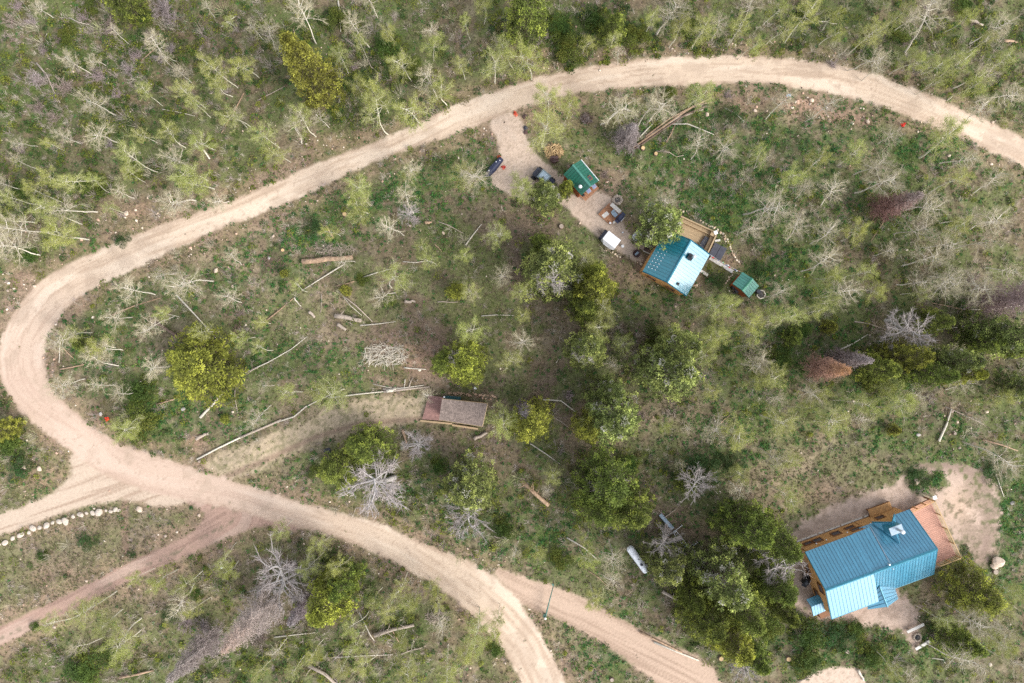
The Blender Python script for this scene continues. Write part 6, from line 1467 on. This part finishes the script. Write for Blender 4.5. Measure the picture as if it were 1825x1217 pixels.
# off-road buggy with a grey canopy
UV = empty('utility_buggy', tuple(P(968.5, 316, 1.0))[:2] + (0,), math.radians(140), 'dark off-road buggy with a grey canopy parked at the edge of the gravel pad', 'buggy')
MB().slab([(-.75, -.62, 1.75), (.6, -.62, 1.75), (.6, .62, 1.75), (-.75, .62, 1.75)], .06).build('canopy', MAT['greyroof'], UV, bevel=.02)
MB().slab([(-.60, -.42, 1.78), (.45, -.42, 1.78), (.45, .42, 1.78), (-.60, .42, 1.78)], .02).build('canopy_inset', MAT['greymetal'], UV)
MB().box((.95, 0, .75), (.85, 1.15, .42)).build('hood', MAT['charcoal'], UV, bevel=.08)
MB().box((-1.05, 0, .72), (.75, 1.2, .35)).build('cargo_bed', MAT['navy'], UV, bevel=.04)
MB().box((0, 0, .5), (2.5, 1.1, .3)).build('chassis', MAT['black'], UV, bevel=.04)
for k in (-1, 1): MB().box((-.15, k * .3, .85), (.5, .5, .25)).build('seat', MAT['black'], UV, bevel=.05)
MB().slab([(.55, -.55, 1.68), (.55, .55, 1.68), (.85, .55, 1.0), (.85, -.55, 1.0)], .02).build('windscreen', MAT['glass'], UV)
for a in (-.7, .55):
    for b in (-.57, .57): MB().tube([(a, b, .6), (a, b, 1.7)], .03, 6).build('roof_post', MAT['black'], UV)
for a in (-1.0, 1.0):
    for b in (-.72, .72): MB().tube([(a, b - .13, .32), (a, b + .13, .32)], .34, 16).build('wheel', MAT['rubber'], UV, True)

# long tarp-covered load by the pad, with coral bits
p = P(880.5, 296, .5); TP = empty('tarp_covered_boat', (p.x, p.y, 0), math.radians(49), 'long narrow boat shape under a dark navy tarp beside the gravel pad', 'covered boat')
vs = []; rows = [(-1.55, .08, .3), (-1.2, .32, .55), (-.3, .42, .72), (.6, .36, .6), (1.25, .30, .55), (1.42, .26, .35)]
for (x, hw_, z) in rows: vs += [(x, -hw_ - .05, .02), (x, -hw_ * .85, z * .75), (x, 0, z), (x, hw_ * .85, z * .75), (x, hw_ + .05, .02)]
fs = [(i * 5 + j, i * 5 + j + 1, i * 5 + j + 6, i * 5 + j + 5) for i in range(5) for j in range(4)] + [(0, 1, 2, 3, 4), (29, 28, 27, 26, 25)]
MB().add(vs, fs).build('tarp', MAT['navy'], TP, True)
for x, y in ((.55, .12), (-.85, .1), (1.0, -.1)): MB().box((x, y, .66 if abs(x) < .9 else .56), (.12, .1, .08), .5).build('clip', MAT['white'], TP)
def cloth_heap(px, py, label):
    p = P(px, py); me = bush_mesh(900 + int(px), .22, .18, 50, ((.70, .17, .10), (.80, .25, .16), (.62, .13, .08)), (.12, .22)); o = inst('coral_cloth', me, None, (p.x, p.y, gz(px, py))); tag(o, label, 'cloth')
cloth_heap(888.5, 280, 'coral-orange flowering clump at the upper end of the navy tarp'); cloth_heap(898.5, 298, 'coral-orange flowering clump right of the navy tarp'); cloth_heap(919, 203, 'coral-orange clump at the mouth of the gravel pad')

# firewood heap, round dark covers
FW = empty('firewood_pile', tuple(P(987, 270)), 0, 'heap of fresh split firewood beside the gravel pad', 'firewood pile')
mb = MB()
for i in range(190):
    a = RNG.uniform(0, 6.28); q_ = math.sqrt(RNG.random()); x, y = q_ * math.cos(a) * 1.15, q_ * math.sin(a) * .95; z = .08 + (1 - q_) * .55 * RNG.random(); d = RNG.uniform(0, 6.28); l = .19
    mb.tube([(x - l * math.cos(d), y - l * math.sin(d), z), (x + l * math.cos(d), y + l * math.sin(d), z + RNG.normal() * .06)], RNG.uniform(.05, .085), 3)
tag(mb.build('split_logs', MAT['cut'], FW), kind='stuff')
def crumpled(name, px, py, R, h, m, label, cat):
    r_ = np.random.default_rng(int(px)); vs = [(0, 0, h)]; n = 13; fs = []
    for k, (f, z) in enumerate(((.45, .95), (.85, .6), (1.05, .02))):
        for i in range(n):
            t = 6.283 * i / n; q_ = R * f * r_.uniform(.8, 1.15); vs.append((q_ * math.cos(t), q_ * math.sin(t) * .85, h * z * r_.uniform(.7, 1.15)))
    for i in range(n): fs.append((0, 1 + i, 1 + (i + 1) % n))
    for k in range(2):
        for i in range(n): fs.append((1 + k * n + i, 1 + (k + 1) * n + i, 1 + (k + 1) * n + (i + 1) % n, 1 + k * n + (i + 1) % n))
    o = MB().add(vs, fs).build(name, MAT[m]); o.location = P(px, py); tag(o, label, cat)
crumpled('tarp_heap', 987.5, 284, .62, .6, 'brownmetal', 'crumpled dark maroon tarp on the lower side of the firewood heap', 'tarp')
crumpled('tarp_heap', 936, 208, .35, .4, 'brownmetal', 'dark maroon lump at the upper end of the gravel pad edge', 'tarp')
crumpled('tarp_heap', 936.5, 228, .3, .35, 'charcoal', 'dark lump on the gravel pad edge under the round aspen', 'tarp')
crumpled('tarp_heap', 936.5, 236, .28, .3, 'brownmetal', 'lower of two dark lumps on the gravel pad edge', 'tarp')
crumpled('tarp_heap', 1007.5, 350.5, .35, .5, 'charcoal', 'dark grey cover beside the fir at the pad corner', 'tarp')
crumpled('tarp_heap', 584, 803, .45, .5, 'charcoal', 'charred dark heap beside the grassy driveway', 'ash heap')

# ---------------------------------------------------------------- brown shingled cabin
kk = 1 - 2.9 / CAM_H
F5 = Frame((787.8 - CX) * kk + CX, (711 - CY) * kk + CY, -math.atan2(8.4, 80.9))
H5 = empty('shingled_cabin', (0, 0, 0), 0, 'long low cabin with a brown-grey shingle roof at the end of the grassy driveway', 'cabin')
L5 = 80.5 * M * kk; W5 = 38.5 * M * kk; sk = -.40   # the left edge leans back a little
c0, c1, c2, c3 = F5(0, 0, 2.9), F5(L5, 0, 2.9), F5(L5 - .48 + .1, W5 + .12, 2.55), F5(-.10 - .0, W5 - .08, 2.55)
c3 = Q(782.4, 748, 2.55); c2 = Q(859.8, 759.9, 2.55); c0 = Q(787.8, 711, 2.9); c1 = Q(868.7, 719.4, 2.9)
nc, nr = 22, 13
nrm = (c1 - c0).cross(c3 - c0).normalized(); nrm = nrm if nrm.z > 0 else -nrm
MB().slab([p - nrm * .03 for p in (c0, c1, c2, c3)], .12).build('roof_deck', MAT['cedar_trim'], H5)
for j in range(nr):
    v0, v1 = j / nr, (j + 1) / nr + (.03 if j < nr - 1 else 0)
    us = [0.0]; 
    while us[-1] < 1: us.append(min(1, us[-1] + random.uniform(.7, 1.3) / nc))
    for i in range(len(us) - 1):
        u0, u1 = us[i] + .0007, us[i + 1] - .0007
        if u1 - u0 < .003: continue
        g = lambda u, v, z: (c0.lerp(c1, u)).lerp(c3.lerp(c2, u), v) + nrm * z
        zt = random.uniform(0, .006)
        MB().slab([g(u0, v0, .0 + zt), g(u1, v0, .0 + zt), g(u1, v1, .022 + zt), g(u0, v1, .022 + zt)], .014).build('shingle', MAT['shingle'], H5)
wp5 = [c0.lerp(c2, .05), c1.lerp(c3, .05), c2.lerp(c0, .05), c3.lerp(c1, .05)]
MB().prism([(p.x, p.y) for p in wp5], -.1, 2.45).build('wall', MAT['cedar_trim'], H5)
for a, b in ((c0, c1), (c3, c2), (c1, c2)): MB().tube([a - nrm * .06, b - nrm * .06], .06, 4).build('fascia', MAT['plank'], H5)
D5 = empty('front_deck', (0, 0, 0), 0, 'faded maroon plank deck in front of the shingled cabin', 'deck')
m0, m1, m2, m3 = Q(764, 704, .3), Q(791, 708, .3), Q(789, 750, .3), Q(752.4, 747, .3)
for i in range(16):
    a, b = m0.lerp(m3, (i + .03) / 16), m1.lerp(m2, (i + .03) / 16); a2, b2 = m0.lerp(m3, (i + .97) / 16), m1.lerp(m2, (i + .97) / 16)
    MB().slab([a, b, b2, a2], .05).build('plank', MAT['maroon'], D5)
for a, b, l in (((749, 749.5), (806, 755), 'left'), ((806, 757), (852, 764), 'right')):
    A_, B_ = P(*a), P(*b); c = A_.lerp(B_, .5); o = MB().box((0, 0, .14), ((B_ - A_).length, .22, .3)).build('retaining_timber', MAT['plank']); o.location = (c.x, c.y, gz(*a)); o.rotation_euler = (0, 0, math.atan2((B_ - A_).y, (B_ - A_).x)); tag(o, f'long tan retaining timber below the shingled cabin, {l} one of two', 'timber')
p = Q(807, 709.5, .9); e = empty('covered_woodstack', (p.x, p.y, 0), -.08, 'dark teal tarp over a low stack behind the shingled cabin', 'covered stack')
MB().box((0, 0, .5), (1.85, .42, .85)).build('stack', MAT['darklog'], e); MB().box((0, 0, .95), (1.95, .5, .08)).build('tarp', MAT['tealdark'], e, bevel=.03)
p = Q(792.3, 707, 2.0); e = empty('flue_pipe', (p.x, p.y, 0), 0, 'thin white-capped pipe at the rear corner of the shingled cabin', 'pipe'); MB().lathe((0, 0, 0), [(.05, 0), (.05, 2.4)], 8).build('pipe', MAT['black'], e); MB().lathe((0, 0, 2.4), [(.11, 0), (.11, .12), (.03, .18)], 10).build('cap', MAT['white'], e, True)
o = MB().box((0, 0, .2), (.35, .3, .4)).build('storage_bin', MAT['white'], bevel=.04); o.location = P(847.5, 691); tag(o, 'small white bin under the yellow-green fir above the shingled cabin', 'bin')

# ---------------------------------------------------------------- propane tank
a, b = P(1123, 978, .75), P(1150.5, 1015.5, .75); c = a.lerp(b, .5); Lt = (b - a).length
PT = empty('propane_tank', (c.x, c.y, gz(1137, 997)), math.atan2((b - a).y, (b - a).x), 'long white propane tank with rounded ends lying among the shrubs', 'propane tank')
R_ = .46; prof = []
pts = []; rad = []
for i in range(7): t = math.pi / 2 * i / 6; pts.append((-Lt / 2 - R_ * .8 * math.cos(t) , 0, .72)); rad.append(max(.02, R_ * math.sin(t)))
for i in range(7): t = math.pi / 2 * (1 - i / 6); pts.append((Lt / 2 + R_ * .8 * math.cos(t), 0, .72)); rad.append(max(.02, R_ * math.sin(t)))
MB().tube(pts, rad, 24).build('shell', MAT['tankwhite'], PT, True)
MB().lathe((.62, 0, 1.14), [(.16, 0), (.17, .12), (.10, .16)], 14).build('valve_dome', MAT['charcoal'], PT, True)
MB().lathe((-.1, .1, 1.15), [(.05, 0), (.05, .06)], 8).build('gauge', MAT['black'], PT)
for x in (-.8, .8): MB().box((x, 0, .13), (.16, .8, .3)).build('leg', MAT['greymetal'], PT)
for x in (-.9, .95): MB().tube([(x, -.1, 1.16), (x, -.1, 1.26), (x, .1, 1.26), (x, .1, 1.16)], .015, 5).build('lifting_lug', MAT['tankwhite'], PT)
# metal slide / chute and ladder
a, b = P(1177, 917, .5), P(1200, 943.5, .9); c = a.lerp(b, .5)
SL = empty('metal_chute', (c.x, c.y, 0), math.atan2((b - a).y, (b - a).x), 'grey metal chute lying above the aluminium ladder', 'chute')
L = (b - a).length
MB().box((0, 0, .55), (L, .36, .04), ry=-.1).build('bed', MAT['greymetal'], SL)
for s_ in (-1, 1): MB().box((0, s_ * .2, .6), (L, .04, .14), ry=-.1).build('side_rail', MAT['greymetal'], SL)
for x in (-L * .4, L * .4): MB().box((x, 0, .25), (.08, .34, .5)).build('leg', MAT['greymetal'], SL)
a, b = P(1202.5, 947.5, .9), P(1224, 974.5, .4); c = a.lerp(b, .5); L = (b - a).length
LD = empty('ladder', (c.x, c.y, .0), math.atan2((b - a).y, (b - a).x), 'thin aluminium ladder running down from the metal chute', 'ladder')
for s_ in (-1, 1): MB().box((0, s_ * .22, .6), (L, .04, .07), ry=.15).build('side_rail', MAT['silver'], LD)
for i in range(8): x = -L / 2 + L * (i + .5) / 8; MB().tube([(x, -.22, .6 - x * .15), (x, .22, .6 - x * .15)], .022, 6).build('rung', MAT['silver'], LD)
for x in (-L * .42, L * .42): MB().box((x, 0, .27), (.06, .4, .55)).build('stand', MAT['greymetal'], LD)
for (a, b, l) in (((1191, 954.8), (1216, 936), 'long thin pole lying across the top of the ladder'), ((1236, 972), (1243, 967), 'short thin pole right of the ladder foot')):
    A_, B_ = P(*a, .7), P(*b, .7); e = empty('thin_pole', tuple(A_), 0, l, 'pole'); MB().tube([(0, 0, 0), tuple(B_ - A_)], .028, 6).build('bar', MAT['silver'], e); MB().tube([(0, 0, 0), (0, 0, -.75)], .025, 5).build('prop', MAT['silver'], e)
    MB().tube([tuple(B_ - A_), (B_.x - A_.x, B_.y - A_.y, -.75)], .025, 5).build('prop', MAT['silver'], e)

# green barrier gate across the side road
a, b = P(972, 1100, 1.1), P(987, 1041, 1.0)
GT = empty('barrier_gate', (a.x, a.y, gz(972, 1100)), math.atan2((b - a).y, (b - a).x), 'green swing barrier gate stretched over the side road', 'gate')
L = (b - a).length
MB().lathe((0, 0, -.2), [(.10, 0), (.10, 1.5)], 12).build('post', MAT['gategreen'], GT, True); MB().lathe((-.05, .0, 1.31), [(.16, 0), (.16, .06), (.06, .1)], 12).build('post_cap', MAT['offwhite'], GT, True)
MB().tube([(0.05, 0, 1.12), (L * .5, .02, 1.08), (L, 0, 1.0)], [.085, .07, .05], 8).build('arm', MAT['gategreen'], GT, True)
MB().tube([(0.05, 0, .55), (L * .62, .02, 1.02)], .045, 6).build('brace', MAT['gategreen'], GT, True)
MB().box((.12, .12, 1.0), (.42, .34, .2)).build('hinge_box', MAT['gategreen'], GT, bevel=.03)
MB().lathe((L, 0, -.1), [(.05, 0), (.05, 1.1)], 8).build('latch_post', MAT['darklog'], GT); MB().box((L - .1, .1, .98), (.3, .18, .14), .7).build('latch', MAT['gategreen'], GT)

# ring fire pit with two squared benches
def plank_bench(a, b, label):
    A_, B_ = P(*a, .3), P(*b, .3); c = A_.lerp(B_, .5); e = empty('log_bench', (c.x, c.y, gz(*a)), math.atan2((B_ - A_).y, (B_ - A_).x), label, 'bench'); L = (B_ - A_).length
    MB().box((0, 0, .36), (L, .36, .12)).build('seat', MAT['offwhite'], e, bevel=.02)
    for x in (-L * .35, L * .35): MB().box((x, 0, .15), (.2, .28, .3)).build('leg', MAT['oldwood'], e)
plank_bench((1616, 1126), (1646, 1112), 'pale squared bench above the ring fire pit'); plank_bench((1631, 1156.5), (1658, 1141.5), 'pale squared bench below the ring fire pit')
p = P(1634, 1135); e = empty('ring_fire_pit', (p.x, p.y, gz(1634, 1135)), 0, 'round stone fire pit between two pale benches', 'fire pit')
for k in range(13):
    t = k / 13 * 6.283; o = MB().lathe((0, 0, 0), [(.11, 0), (.14, .1), (.09, .2)], 6).build('stone', MAT['oldwood'], e, True); o.location = (.45 * math.cos(t), .45 * math.sin(t), 0)
MB().lathe((0, 0, 0), [(.38, .02), (.34, .05)], 12).build('ash_bed', MAT['ash'], e)
for i in range(4): MB().tube([(-.2 + .1 * i, -.2, .08), (.15 - .08 * i, .2, .12)], .035, 5).build('charred_log', MAT['black'], e)

# small red things and signs
def red_pot(px, py, label):
    p = P(px, py); e = empty('flower_pot', (p.x, p.y, gz(px, py)), 0, label, 'flower pot'); MB().lathe((0, 0, 0), [(.12, 0), (.17, .25), (.18, .3), (.15, .3)], 12).build('pot', MAT['red'], e, True)
    me = bush_mesh(950, .22, .2, 60, ((.8, .03, .01), (.75, .05, .02)), (.08, .14)); o = inst('blossom', me, e); o.location = (0, 0, .3)
    o.data.materials[0] = MAT['red'] 
red_pot(195, 746, 'bright red flower pot inside the sharp road bend'); red_pot(1608, 224, 'bright red flower pot below the road, upper right')
SG = empty('sign_post', tuple(P(1405, 170, .9))[:2] + (0,), .1, 'small grey sign on a red post above the red rubble', 'sign')
MB().lathe((0, 0, -.1), [(.04, 0), (.04, 1.0)], 8).build('post', MAT['red'], SG); MB().box((0, 0, .98), (.62, .32, .05), ry=.15).build('plate', MAT['greymetal'], SG)

resolve_labels()
print('tris', sum(len(m.polygons) * (2 if len(m.polygons) and m.polygons[0].loop_total == 4 else 1) for m in bpy.data.meshes)); print('objects', len(S.objects), 'tris unique', sum(len(m.polygons) for m in bpy.data.meshes))
